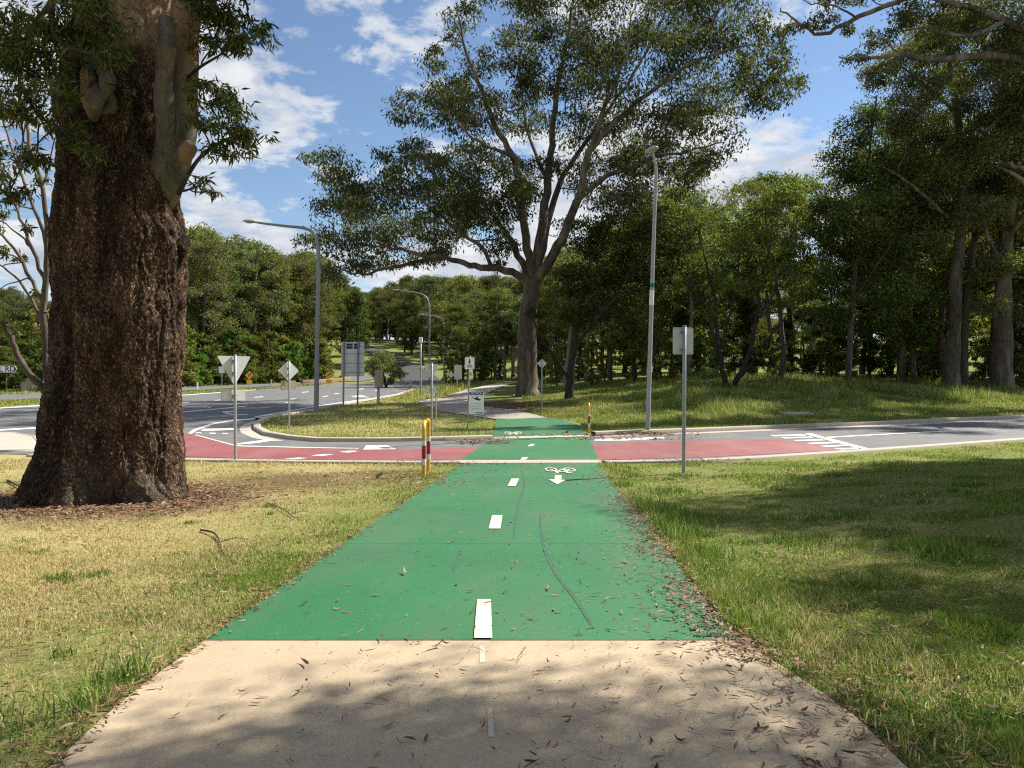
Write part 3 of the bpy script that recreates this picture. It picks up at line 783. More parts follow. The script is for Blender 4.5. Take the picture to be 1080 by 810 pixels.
# boughs seen in the top right corner of the picture, from a tall tree beyond the side road
fx, fy = 31.0, 42.0; fz = g(fx, fy); dk = 41 / 19.4
bc = []
for k in range(26):
    a = rr_.uniform(0, 2 * PI); q_ = rr_.uniform(.1, 1) ** .6 * 5.5
    bc.append(((fx + 3.5 + q_ * math.cos(a), fy + 4 + q_ * math.sin(a), fz + rr_.uniform(15, 25)), rr_.uniform(1.4, 2.2)))
for (x, y, d, r_) in [(1030, 25, 19.6, .6), (1070, 55, 19.6, .6), (1075, 20, 19.6, .6), (990, 30, 19.4, .5), (950, 25, 19, .4), (1050, 80, 19.6, .4), (930, 42, 19, .42), (905, 62, 19, .3), (868, 22, 18.5, .35), (1000, 60, 20, .5), (1045, 40, 20, .6), (1080, 75, 20, .6), (840, 30, 18.5, .28), (960, 12, 19, .5), (1010, 8, 19.5, .6),
                      (1060, 5, 20, .7), (915, -10, 19, .5), (985, -25, 19, .6), (940, 72, 19, .25), (1090, 30, 20, .6), (880, -5, 18.5, .35), (1020, 90, 20, .35), (975, 66, 19.5, .3), (895, 30, 19, .25)]:
    bc.append((bp(x, y, d * dk), r_ * dk))
big_gum('gum_tree', 'tall gum beyond the side road with boughs reaching into the top right corner', fx, fy, 26, 35, 6.5, M['bark_gum'], M['leaf_gum'], (.24, .075), bc, .95,
        [([(fx, fy, fz + 15.5), bp(1110, 74, 41.5), bp(1040, 58, 41), bp(985, 62, 40.5), bp(950, 58, 40), bp(915, 62, 39.5), bp(885, 62, 39)], .28, .035),
         ([(fx, fy, fz + 17), bp(1100, 45, 41.5), bp(1060, 22, 41), bp(1010, 4, 40.5), bp(960, -4, 40), bp(905, 20, 39.5), bp(868, 36, 39), bp(840, 22, 38.6), bp(822, 8, 38.5)], .26, .03),
         ([bp(1060, 22, 41), bp(1020, 38, 40), bp(975, 30, 40), bp(935, 36, 39.5)], .12, .02),
         ([bp(905, 20, 39.5), bp(880, 6, 39), bp(856, 4, 38.6), bp(836, -6, 38.5)], .06, .015), ([bp(950, 58, 40), bp(936, 44, 39.6), bp(920, 38, 39.4)], .06, .015)], .6)
# a second one, behind the camera's right shoulder, throws the dappled shade on the concrete
bx2, by2 = 10.0, 5.8; bz2 = g(bx2, by2)
bc = []
rr_ = np.random.default_rng(12)
for k in range(62):
    a = rr_.uniform(0, 2 * PI); q_ = rr_.uniform(.1, 1) ** .6 * 6.4
    bc.append(((bx2 + q_ * math.cos(a), by2 + q_ * math.sin(a) * .6, bz2 + rr_.uniform(7.5, 13.5)), rr_.uniform(.9, 1.4)))
big_gum('gum_tree', 'gum tree shading the concrete from beyond the right edge', bx2, by2, 14, 33, 4.6, M['bark_pale'], M['leaf_gum'], (.16, .045), bc, .55, (), .42)

# ---- the old tree at the left
def bark_big():
    m, nt, b = newmat('old_rough_bark')
    tc = N(nt, 'ShaderNodeTexCoord').outputs['Object']
    mp = N(nt, 'ShaderNodeMapping'); mp.inputs['Scale'].default_value = (1, 1, .55); nt.links.new(tc, mp.inputs[0])
    nz = noise_node(nt, 5, 5, .6, mp.outputs[0])
    ad = N(nt, 'ShaderNodeMix', data_type='VECTOR'); ad.inputs[0].default_value = .22
    nt.links.new(mp.outputs[0], ad.inputs[4]); nt.links.new(nz.outputs[1], ad.inputs[5])
    vo = N(nt, 'ShaderNodeTexVoronoi'); vo.feature = 'DISTANCE_TO_EDGE'; vo.inputs['Scale'].default_value = 32
    nt.links.new(ad.outputs[1], vo.inputs['Vector'])
    v2 = N(nt, 'ShaderNodeTexVoronoi'); v2.inputs['Scale'].default_value = 32; nt.links.new(ad.outputs[1], v2.inputs['Vector'])
    f = noise_node(nt, 28, 8, .75, mp.outputs[0]).outputs[0]
    big_ = noise_node(nt, 3.2, 6, .7, mp.outputs[0], .8).outputs[0]
    h = math_n(nt, 'ADD', math_n(nt, 'MULTIPLY', vo.outputs['Distance'], 1.3, clamp=True), math_n(nt, 'ADD', math_n(nt, 'MULTIPLY', f, .75), math_n(nt, 'MULTIPLY', math_n(nt, 'SUBTRACT', big_, .5), .95)))
    r = ramp(nt, h, [(.3, (.008, .006, .005)), (.5, (.055, .034, .021)), (.68, (.15, .098, .062)), (.9, (.31, .225, .15))]).outputs[0]
    sepc = N(nt, 'ShaderNodeSeparateColor'); nt.links.new(v2.outputs['Color'], sepc.inputs[0])
    r = mix(nt, math_n(nt, 'MULTIPLY', sepc.outputs[0], .16), r, (.12, .078, .052))
    mp3 = N(nt, 'ShaderNodeMapping'); mp3.inputs['Scale'].default_value = (1.6, 1.6, .35); nt.links.new(tc, mp3.inputs[0])
    stn = ramp(nt, noise_node(nt, 1.3, 6, .65, mp3.outputs[0], .6).outputs[0], [(.42, (.45, .43, .42)), (.58, (1.05, 1.0, .97))]).outputs[0]
    r = mix(nt, 1.0, r, stn, 'MULTIPLY')
    # lichen near the foot, peeling pinkish bark high up
    sz = N(nt, 'ShaderNodeSeparateXYZ'); nt.links.new(tc, sz.inputs[0])
    low = N(nt, 'ShaderNodeMapRange'); nt.links.new(sz.outputs[2], low.inputs[0]); low.inputs[1].default_value = 1.0; low.inputs[2].default_value = .1
    big = noise_node(nt, 1.6, 5, .65, tc).outputs[0]
    lf = math_n(nt, 'MULTIPLY', low.outputs[0], ramp(nt, big, [(.5, (0, 0, 0)), (.66, (.4, .4, .4))]).outputs[0])
    r = mix(nt, lf, r, (.15, .15, .115))
    up = N(nt, 'ShaderNodeMapRange'); nt.links.new(math_n(nt, 'ADD', sz.outputs[2], math_n(nt, 'MULTIPLY', big, 2.4)), up.inputs[0]); up.inputs[1].default_value = 6.9; up.inputs[2].default_value = 7.3
    pe = noise_node(nt, 6, 8, .7, mp.outputs[0], 1.0).outputs[0]
    pc = ramp(nt, pe, [(.35, (.10, .055, .03)), (.5, (.32, .20, .12)), (.7, (.42, .33, .25))]).outputs[0]
    r = mix(nt, up.outputs[0], r, pc); r = mix(nt, 1.0, r, (1.05, 1.02, 1.0), 'MULTIPLY')
    nt.links.new(r, b.inputs['Base Color']); b.inputs['Roughness'].default_value = .92
    b.inputs['Specular IOR Level'].default_value = .15
    bump(nt, b, h, .9, .045)
    return m
M['bark_big'] = bark_big()

DT = 10.6
TB = Vector((at(110, 530, DT).x, DT, 0)); TB.z = g(TB.x, TB.y)
prof = [(548, 106, 100), (534, 107, 92), (520, 110, 84), (495, 114, 77), (450, 119, 71.5), (400, 122, 68), (300, 127, 67), (250, 129, 69), (200, 124, 63), (150, 117, 58), (100, 115, 57), (50, 127, 54), (0, 132, 50), (-60, 137, 42), (-150, 142, 35), (-300, 150, 27)]
pyv = np.array([p[0] for p in prof])[::-1].astype(float); pcx = np.array([p[1] for p in prof])[::-1].astype(float); prr = np.array([p[2] for p in prof])[::-1].astype(float)
NT, NZ = 360, 560
rows_py = np.linspace(552, -300, NZ)
# soft interpolation of the profile
def soft(py, v): return sum(np.interp(py + o, pyv, v) for o in (-14, -7, 0, 7, 14)) / 5
cxw = (soft(rows_py, pcx) + 2 - 540) / F * DT; rw = soft(rows_py, prr) / F * DT * np.interp(rows_py, [100, 400, 500, 550], [.91, .90, .90, .93]); zw = EYE - (rows_py - HOR) / F * DT
th = np.linspace(0, 2 * PI, NT, endpoint=False)
V = np.zeros((NZ, NT, 3))
zr = zw - TB.z
lob = 1 + (.06 * np.cos(3 * th + .6) + .05 * np.cos(5 * th + 1.9) + .035 * np.cos(8 * th))[None] * (.35 + 1.5 * np.exp(-np.maximum(zr, 0) / .55))[:, None] * .6
V[..., 0] = cxw[:, None] + rw[:, None] * lob * np.cos(th)
V[..., 1] = DT + rw[:, None] * lob * np.sin(th)
V[..., 2] = zw[:, None]
flat = V.reshape(-1, 3)
nrm = np.stack([np.cos(th), np.sin(th), 0 * th], -1)[None].repeat(NZ, 0).reshape(-1, 3)
dsp = np.empty(len(flat))
for k, (x, y, z) in enumerate(flat):
    a = mnoise.noise((x * 1.3, y * 1.3, z * .7)) * .11
    w_ = mnoise.noise_vector((x * 4, y * 4, z * 2.5)) * .10
    v, _ = mnoise.voronoi(((x + w_.x) * 17, (y + w_.y) * 17, (z + w_.z) * 8.5))
    tq = 1 - abs(mnoise.noise((x * 17 + w_.y * 20, y * 17, z * 8 + w_.x * 14)))
    fr = mnoise.noise((x * 6 + w_.x * 8, y * 6 + w_.y * 8, z * 1.1)); fr = (1 - abs(fr) * 2.2); a -= max(0, fr) ** 2 * .05
    dsp[k] = a + min(.35, (v[1] - v[0])) * .016 + tq * tq * .030 + mnoise.noise((x * 38, y * 38, z * 26)) * .012 + mnoise.noise((x * 5, y * 5, z * 2.2)) * .045
zz = flat[:, 2]
dsp *= np.where(zz > 5.4, .45, 1.0)
flat = flat + nrm * dsp[:, None]
def front(px, py): 
    y_ = DT - .7
    for _ in range(6):
        p = at(px, py, y_); k = np.argmin(np.abs(zw - p.z)); dx = p.x - cxw[k]; R0 = rw[k]; y_ = DT - math.sqrt(max(.01, R0 * R0 - min(dx * dx, R0 * R0 * .999)))
    return np.array([p.x, DT - math.sqrt(max(.01, R0 * R0 - min(dx * dx, R0 * R0 * .999))), p.z])
for (px, py, rp, hgt) in [(116, 104, 22, .24), (116, 97, 8, -.32), (50, 118, 17, .26), (196, 258, 18, .12), (60, 420, 20, .06), (175, 190, 30, .10), (190, 480, 25, .06), (40, 515, 24, .10), (182, 528, 20, .06)]:
    c = front(px, py); rr = rp / F * DT
    d2 = ((flat - c) ** 2).sum(1)
    out = nrm
    flat = flat + out * (hgt * np.exp(-d2 / (rr * rr)))[:, None]
old = thing('gum_tree', 'massive old gum with rough brown trunk left of the green path', 'tree', tuple(TB))
i = np.arange(NZ - 1)[:, None] * NT; j = np.arange(NT)[None]; k = (j + 1) % NT
q = np.stack([i + j, i + k, i + NT + k, i + NT + j], -1).reshape(-1, 4)
mesh_np('trunk', flat - np.array(tuple(TB)), [q], M['bark_big'], old, True)

def a2(px, py, dd=0): return at(px, py, DT + dd)
lt = Tree(TB, 41, (.125, .027), .42, 10)
# smooth grey second stem and its sawn stub
gs = Tubes()
P = smooth_line([a2(170, 236, .10), a2(173, 212, -.10), a2(179, 182, -.26), a2(186, 142, -.36), a2(190, 90, -.42), a2(194, 40, -.45), a2(199, -10, -.5), a2(206, -80, -.5), a2(214, -200, -.3)], 6) - lt.o
R_ = np.interp(np.linspace(0, 1, len(P)), [0, .12, .25, .37, .5, .62, .75, 1], [.06, .17, .25, .25, .22, .20, .18, .12])
R_ = R_ + np.array([mnoise.noise(tuple(p * 2.2)) for p in P]) * .03
gs.add(P, R_, 28); lt.nodes = np.concatenate([lt.nodes, P]); lt.nr = np.concatenate([lt.nr, R_])
Q = smooth_line([a2(178, 172, -.4), a2(174, 130, -.66), a2(173, 90, -.78), a2(175, 50, -.92), a2(177, 22, -.88)], 5) - lt.o
gs.add(Q, np.linspace(.13, .105, len(Q)) + .01 * np.sin(np.arange(len(Q))), 20)
gs.add(smooth_line([a2(190, 168, -.6), a2(198, 158, -.66), a2(203, 152, -.68)], 3) - lt.o, [.12, .12, .115, .11, .10, .09, .07], 14)
lim = gs.build('limb', M['bark_grey'], old)
bm = bmesh.new()
bmesh.ops.create_cone(bm, cap_ends=True, segments=20, radius1=.1, radius2=.095, depth=.03)
bmesh.ops.translate(bm, vec=Vector(Q[-1]) + Vector((0, 0, .012)), verts=bm.verts[:])
obj_bm('sawn_end', bm, M['timber'], lim)
tk = Tubes(); hc = Vector(front(114, 97)) - TB + Vector((0, -.27, 0))
ring = [hc + Vector((math.cos(a) * .135 * (1 + .15 * math.sin(2 * a)), -.03 * math.sin(a), math.sin(a) * .17)) for a in np.linspace(0, 2 * PI, 25)]
tk.add(ring, [.085 + .02 * math.sin(3 * a + 1) for a in np.linspace(0, 2 * PI, 25)], 12, False)
tk.add([hc + Vector((-.02, .22, -.14)), hc + Vector((-.03, .05, -.16)), hc + Vector((-.05, -.02, -.21)), hc + Vector((-.10, .12, -.42))], [.2, .2, .15, .05], 14)
tk.build('knot', M['bark_grey'], old)
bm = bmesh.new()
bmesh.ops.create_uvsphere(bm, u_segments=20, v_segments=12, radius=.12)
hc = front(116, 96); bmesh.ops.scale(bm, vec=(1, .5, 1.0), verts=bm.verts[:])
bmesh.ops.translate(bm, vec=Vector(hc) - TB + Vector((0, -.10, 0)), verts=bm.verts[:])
obj_bm('hollow', bm, M['hollow'], old, True)  # near-black ellipsoid paints in the shade inside the knot hole
# high limbs (above the picture) and leafy boughs
lt.nodes = np.concatenate([lt.nodes, np.stack([cxw, np.full(NZ, DT), zw], -1)[250::12] - lt.o]); lt.nr = np.concatenate([lt.nr, np.full(len(range(250, NZ, 12)), .25)])
top = np.array([cxw[-1], DT, zw[-1]])
for dx, dy, dz, r0 in [(-3, 1, 4, .25), (-4.5, -1.5, 2.5, .2), (2.5, 2, 4.5, .25), (4, -.5, 3.2, .2), (.5, 3.5, 4, .2), (0, -3, 4, .16)]:
    lt.limb([top, top + np.array([dx * .4, dy * .4, dz * .4]), top + np.array([dx * .8, dy * .8, dz * .75]), top + np.array([dx, dy, dz])], r0, .04, 4, .06)
lt.limb([a2(205, -80, -.5), a2(225, -60, -.8), a2(250, -20, -1), a2(262, 10, -1)], .05, .012)
lt.limb([a2(188, 205, -.6), a2(198, 185, -.7), a2(212, 165, -.8), a2(232, 150, -.9), a2(252, 142, -.9)], .035, .01)
lt.limb([a2(195, 84, -.5), a2(212, 70, -.8), a2(232, 58, -.9), a2(242, 48, -.9)], .025, .008)
lt.limb([a2(90, -60, -.4), a2(70, -30, -1.2), a2(55, 0, -1.6), a2(60, 40, -1.8), a2(90, 55, -1.8), a2(120, 60, -1.8)], .06, .01)
lt.limb([a2(55, 0, -1.6), a2(30, 40, -1.5), a2(20, 90, -1.4), a2(25, 150, -1.3)], .03, .008)
lt.limb([a2(20, 90, -1.4), a2(45, 125, -1.5), a2(75, 140, -1.5), a2(100, 165, -1.5)], .02, .006)
for (x, y, r_, dn) in [(15, 38, 30, 1), (58, 18, 28, 1), (42, 72, 26, 1), (88, 46, 22, 1), (20, 110, 24, .9), (118, 62, 15, .9), (70, 138, 16, .8), (98, 162, 11, .8), (25, 165, 18, .7), (8, 202, 16, .6), (105, 20, 20, .9), (62, 100, 16, .7),
                       (232, 20, 24, 1), (258, 38, 20, 1), (222, 48, 14, .9), (212, 2, 22, 1), (272, 28, 12, .8), (222, 105, 20, 1), (246, 128, 20, 1), (266, 150, 17, 1), (236, 160, 16, .8), (212, 130, 12, .8), (212, 192, 9, .6), (225, 200, 8, .6), (240, -30, 28, 1), (210, 90, 12, .8)]:
    rr = r_ / F * DT
    lt.clump(a2(x, y, (-1.5 if x < 150 else -.9) + lt.r.uniform(-.4, .4)), (rr * 1.1, rr * 1.3, rr * .85), dn * 1.05, max(7, int(r_ / 1.5)))
r2 = np.random.default_rng(9)
lt.L, lt.W = .22, .06
for k in range(34):
    a = r2.uniform(0, 2 * PI); qq = r2.uniform(.1, 1) ** .6 * 5.2
    z = top[2] + r2.uniform(-.5, 6.0)
    lt.clump(top + np.array([qq * math.cos(a), qq * math.sin(a) * .9 + .8, z - top[2]]), (1.15, 1.15, .9), .55)
for k in range(12):
    lt.clump(top + np.array([r2.uniform(1.5, 6.2), r2.uniform(-1.0, 3.0), r2.uniform(-2.2, 1.0)]), (1.05, 1.05, .8), .7)
lt.tb.build('branch', M['bark_dark'], old)
V = np.concatenate(lt.lv)
mesh_np('crown', V, [np.arange(len(V)).reshape(-1, 4)], M['leaf_near'], old)

# ---- slender many stemmed tree behind it
sb = Vector((at(66, 470, 12.9).x, 12.9, 0)); sb.z = g(sb.x, sb.y)
s_ = Tree(sb, 43, (.12, .03), .4, 8)
def a4(px, py, dd=0): return at(px, py, 12.9 + dd)
for pts, a, b in [([sb, a4(60, 440), a4(52, 400), a4(46, 345), a4(48, 290), a4(50, 250), a4(44, 200), a4(30, 140), a4(18, 70), a4(12, 10)], .10, .02),
                  ([a4(58, 425), a4(40, 402), a4(24, 385), a4(14, 362), a4(8, 342)], .085, .05),
                  ([a4(47, 330), a4(34, 296), a4(14, 262), a4(-10, 238), a4(-40, 220)], .05, .015),
                  ([a4(48, 300), a4(34, 262), a4(18, 222), a4(2, 190), a4(-20, 160)], .05, .012),
                  ([a4(49, 262), a4(36, 220), a4(20, 176), a4(4, 130), a4(-5, 70)], .045, .012),
                  ([a4(50, 250), a4(58, 205), a4(60, 160), a4(54, 100), a4(50, 40)], .05, .012),
                  ([a4(46, 345), a4(30, 310), a4(8, 285), a4(-20, 270)], .04, .012),
                  ([a4(34, 262), a4(12, 240), a4(-14, 226)], .025, .01), ([a4(20, 176), a4(28, 130), a4(40, 80)], .025, .01),
                  ([a4(34, 296), a4(20, 296), a4(0, 304)], .02, .008), ([a4(44, 200), a4(54, 160), a4(66, 120)], .02, .008)]:
    s_.limb(pts, a * .75, b * .8, 4, .015, 8)
for (x, y, r_) in [(10, 345, 10), (0, 180, 14), (20, 120, 18), (45, 90, 16), (-10, 110, 22), (-15, 240, 14), (40, 30, 22), (8, 40, 22), (-20, 300, 12), (60, 60, 16), (5, 225, 9), (30, 240, 7), (10, 60, 18), (30, 160, 12), (-5, 150, 14), (15, 205, 8), (45, 190, 7), (0, 265, 8), (52, 130, 10), (22, 275, 6), (38, 310, 5)]:
    rr = r_ / F * 12.9; s_.clump(a4(x, y, s_.r.uniform(-.6, .6)), (rr, rr * 1.3, rr), .7, max(5, int(r_ / 2.2)))
s_.build('young_tree', 'slender bare stemmed tree close behind the massive old trunk', M['bark_gum'], M['leaf_near'])

# ------------------------------------------------------------------ the woods
def bg_tree(name, label, h, seed, style, bark, leafm, lf, dens, group):
    t = Tree((0, 0, 0), seed, lf, .4, 6)
    r = t.r
    lean = r.normal(size=2) * h * .035
    tr = h * .014 + .04
    t.limb([(0, 0, -.4), (0, 0, h * .15), (lean[0] * .4, lean[1] * .4, h * .45), (lean[0] * .9, lean[1] * .9, h * .75), (lean[0], lean[1], h * .93)], tr, tr * .25, 3, h * .004, 7, 1, .3)
    lo = {'gum': .42, 'dense': .14, 'slim': .5, 'bush': .0}[style]
    W_ = {'gum': .27, 'dense': .24, 'slim': .15, 'bush': .42}[style] * h
    n = {'gum': 24, 'dense': 40, 'slim': 16, 'bush': 16}[style]
    for k in range(n):
        f = (k + r.uniform(0, 1)) / n
        z = h * (lo + (1 - lo) * f)
        u = (z / h - lo) / (1 - lo)
        env = {'gum': math.sin(PI * min(1, .18 + .78 * u)) ** .7, 'dense': (1 - u) ** .55 * (.55 + .45 * min(1, u * 5)), 'slim': math.sin(PI * (.12 + .84 * u)) ** .8, 'bush': math.sqrt(max(0, 1 - u * u)) * .9}[style]
        a = k * 2.4 + r.uniform(-.6, .6); q_ = W_ * env * r.uniform(.25, 1.0)
        cr = h * r.uniform(.04, .11) * (1.35 if style == 'bush' else 1)
        t.clump((lean[0] * u + q_ * math.cos(a), lean[1] * u + q_ * math.sin(a), z - cr * .3), (cr, cr, cr * .62), dens, None, style != 'bush' and h < 99)
    return t.build(name, label, bark, leafm, group)

FAR = -400
V_ = {
 'gum_a': ('gum_tree', 16, 101, 'gum', M['bark_pale'], M['leaf_grey'], (.32, .105), .85),
 'gum_b': ('gum_tree', 17, 102, 'gum', M['bark_gum'], M['leaf_gum'], (.32, .105), .9),
 'gum_c': ('gum_tree', 15, 103, 'gum', M['bark_gum'], M['leaf_olive'], (.32, .11), .9),
 'dense_a': ('bushy_tree', 12, 104, 'dense', M['bark_dark'], M['leaf_dark'], (.30, .12), .9),
 'dense_b': ('bushy_tree', 12, 105, 'dense', M['bark_dark'], M['leaf_olive'], (.30, .12), .9),
 'slim': ('slender_tree', 14, 106, 'slim', M['bark_pale'], M['leaf_grey'], (.38, .12), .9),
 'bush_a': ('shrub', 4, 107, 'bush', M['bark_dark'], M['leaf_bright'], (.20, .09), 1.3),
 'bush_b': ('shrub', 3.4, 108, 'bush', M['bark_dark'], M['leaf_olive'], (.20, .08), 1.2),
}
desc = {'gum_a': 'grey green gum with pale trunk', 'gum_b': 'dark gum with spreading crown', 'gum_c': 'olive gum with spreading crown', 'dense_a': 'dark tree leafy to low down',
        'dense_b': 'olive tree leafy to low down', 'slim': 'slender pale stemmed tree with narrow crown', 'bush_a': 'bright green bush', 'bush_b': 'dull olive bush'}
where = {'A': 'in the wood behind the meadow', 'B': 'in the trees where the far path ends', 'C': 'across the main road', 'D': 'on the distant hill'}
proto = {}
def place(var, x, y, h, region, rz):
    name, H0 = V_[var][0], V_[var][1]
    s = h / H0
    lab = desc[var] + ' ' + where[region]; grp = desc[var] + 's ' + where[region]
    loc = (x, y, g(x, y) - .05)
    wsc = s * (1 if s > .8 else (s ** -.3))
    if var not in proto:
        _, H0, seed, style, bk, lm, lf, dn = V_[var]
        o = bg_tree(name, lab, H0, seed, style, bk, lm, lf, dn, grp); proto[var] = o
        o.location = loc; o.rotation_euler = (0, 0, rz); o.scale = (wsc, wsc, s)
        return o
    return copy_tree(proto[var], loc, rz, (wsc, wsc, s), lab, grp)

tp = [(-400, 280), (0, 300), (60, 315), (150, 262), (190, 248), (215, 236), (250, 240), (270, 258), (300, 272), (335, 262), (360, 290), (390, 310), (400, 300), (430, 290), (480, 288), (545, 292), (575, 270), (600, 252), (640, 232),
      (700, 205), (725, 188), (745, 172), (780, 166), (822, 172), (838, 186), (846, 230), (856, 300), (872, 300), (884, 215), (900, 165), (950, 120), (1000, 100), (1080, 95), (1500, 90)]
def topy(px): return float(np.interp(px, [a for a, _ in tp], [b for _, b in tp]))
rw_ = np.random.default_rng(77)
def scatter(region, n, xr, yr, mind, vars_, hr, ok, hmax=21):
    c = 0
    for _ in range(n * 40):
        if c >= n: break
        y = rw_.uniform(*yr); x = rw_.uniform(xr[0] * 1.0, xr[1])
        px = 540 + F * x / y
        if not ok(px, x, y): continue
        if any((x - a) ** 2 + (y - b) ** 2 < mind * mind for a, b in placed): continue
        v = vars_[rw_.integers(len(vars_))]
        hh = (HOR - topy(px)) / F * y + EYE - g(x, y)
        h = min(hh, hmax) * rw_.uniform(*hr)
        if v.startswith('bush'): h = rw_.uniform(1.8, 4.2) if region != 'C' else rw_.uniform(3.5, 8.0)
        if h < 1.2: continue
        placed.append((x, y)); place(v, x, y, h, region, rw_.uniform(0, 2 * PI)); c += 1
trees = ['gum_a', 'gum_b', 'gum_c', 'gum_a', 'dense_b', 'slim', 'gum_c', 'gum_c']
# behind the meadow
scatter('A', 24, (3, 75), (58, 70), 4.2, trees, (.78, 1.0), lambda px, x, y: 575 < px < 1290)
scatter('A', 26, (3, 95), (68, 92), 5.0, ['gum_b', 'gum_c', 'dense_a', 'dense_b', 'gum_a'], (.75, 1.0), lambda px, x, y: 570 < px < 1250)
scatter('A', 46, (3, 70), (56, 72), 1.6, ['bush_b', 'bush_b', 'bush_a', 'dense_a'], (.25, .42), lambda px, x, y: 580 < px < 1200)
# where the far path ends
scatter('B', 34, (-8, 8), (72, 118), 2.6, ['slim', 'gum_a', 'gum_c', 'slim', 'gum_b'], (.7, 1.0), lambda px, x, y: 476 < px < 600 and not (500 < px < 549 and y < 84))
scatter('B', 16, (-8, 8), (74, 100), 1.5, ['bush_b', 'bush_a', 'dense_b'], (.22, .4), lambda px, x, y: 476 < px < 600 and not (500 < px < 549 and y < 84))
# across the main road
scatter('C', 30, (-100, -24), (84, 108), 4.0, ['gum_b', 'gum_c', 'dense_b', 'gum_a', 'gum_c'], (.82, 1.0), lambda px, x, y: -140 < px < 352 and x < -46.5 + .23 * (y - 62) - (6 if px < 190 else 0))
scatter('C', 50, (-130, -24), (100, 150), 4.2, ['gum_b', 'gum_c', 'dense_a'], (.85, 1.02), lambda px, x, y: -140 < px < 325 and x < -48 + .23 * (y - 62))
scatter('C', 60, (-90, -24), (72, 106), 2.0, ['bush_a', 'bush_a', 'bush_b', 'bush_b'], (.2, .4), lambda px, x, y: -100 < px < 345 and -50 < x - (-46 + .23 * (y - 62)) < -.5 and x - (-46 + .23 * (y - 62)) > -7)
ep = [hit(*p) for p in ((-150, 426), (0, 417), (190, 409), (300, 404.4), (345, 402.6), (395, 401.2))]
def yedge(px): return float(np.interp(px, [-150, 0, 190, 300, 345, 395], [p.y for p in ep]))
def scatter_px(region, n, pxr, off, mind, vars_, hr, habs=None):
    c = 0
    for _ in range(n * 30):
        if c >= n: break
        px = rw_.uniform(*pxr); y = yedge(px) + rw_.uniform(*off); x = (px - 540) / F * y
        if any((x - a) ** 2 + (y - b) ** 2 < mind * mind for a, b in placed): continue
        hh = (HOR - topy(px)) / F * y + EYE - g(x, y)
        h = rw_.uniform(*habs) if habs else min(hh, 26) * rw_.uniform(*hr)
        placed.append((x, y)); place(vars_[rw_.integers(len(vars_))], x, y, h, region, rw_.uniform(0, 6.28)); c += 1
scatter_px('C', 46, (185, 330), (7, 26), 3.2, ['gum_c', 'gum_a', 'dense_b', 'gum_b', 'gum_c', 'dense_b'], (.72, 1.0))
scatter_px('C', 34, (185, 330), (24, 60), 4.0, ['gum_c', 'dense_b', 'gum_b', 'dense_a'], (.8, 1.03))
scatter_px('C', 56, (185, 344), (2, 9), 1.6, ['bush_a', 'bush_a', 'bush_b', 'dense_b'], None, (2.5, 7.5))
scatter_px('C', 22, (-140, 185), (3, 22), 2.6, ['bush_b', 'bush_a', 'dense_b', 'gum_c'], None, (3, 9))
# the hill at the back
hr_ = [(446, 406), (428, 390), (403, 375), (368, 361)]
def off_road(px, x, y):
    py = HOR - (g(x, y) - EYE) / y * F
    if py > 404: return False
    for (a, b), (c, d_) in zip(hr_[:-1], hr_[1:]):
        for s in np.linspace(0, 1, 9):
            w = 20 - 9 * (406 - (b + (d_ - b) * s)) / 45
            if abs(px - (a + (c - a) * s)) < w and abs(py - (b + (d_ - b) * s)) < 4: return False
    return True
scatter('D', 40, (-110, -25), (212, 290), 4.0, ['gum_b', 'gum_c', 'dense_b', 'gum_a', 'dense_a'], (.8, 1.0), lambda px, x, y: 290 < px < 412 and off_road(px, x, y), 24)
scatter('D', 30, (-60, 0), (125, 210), 2.2, ['bush_b', 'bush_a', 'bush_b'], (.2, .4), lambda px, x, y: 290 < px < 520 and off_road(px, x, y), 24)
scatter('D', 46, (-130, 20), (225, 300), 3.5, ['dense_b', 'dense_a', 'dense_b', 'gum_c'], (.55, .8), lambda px, x, y: 320 < px < 520 and off_road(px, x, y), 24)
scatter('D', 120, (-130, 60), (150, 290), 4.5, ['gum_a', 'gum_b', 'gum_c', 'dense_b', 'gum_b', 'dense_a'], (.75, 1.0), lambda px, x, y: 300 < px < 600 and off_road(px, x, y), 24)
scatter('D', 60, (-220, 160), (250, 380), 7, ['dense_a', 'dense_b', 'gum_c', 'gum_b'], (.8, 1.0), lambda px, x, y: -100 < px < 700, 26)
scatter('A', 60, (3, 160), (90, 150), 4.5, ['dense_b', 'gum_c', 'dense_b', 'gum_a'], (.4, .85), lambda px, x, y: 575 < px < 1200)
# bushy small tree by the hill road turn-off
vb = hit(407, 409)
def verge_bush():
    t = Tree(vb, 51, (.22, .08), .3, 6)
    t.limb([vb, vb + Vector((-.2, 0, 1.2)), vb + Vector((-.4, 0, 2.4))], .14, .05); t.limb([vb, vb + Vector((.5, 0, 1.0)), vb + Vector((1.2, 0, 1.9))], .1, .04)
    kk = vb.y / F
    for (x, y, r_) in [(392, 384, 8), (400, 379, 9), (410, 381, 9), (418, 388, 8), (404, 388, 9), (393, 392, 7), (412, 394, 8), (421, 396, 6), (402, 400, 6), (388, 389, 5), (415, 402, 5)]:
        t.clump(at(x, y, vb.y + t.r.uniform(-.8, .8)), (r_ * kk,) * 3, 1.2)
    return t.build('shrub', 'rounded dull green bush beside the beige cabinet post', M['bark_dark'], M['leaf_grey'], None, 'bush')
verge_bush()

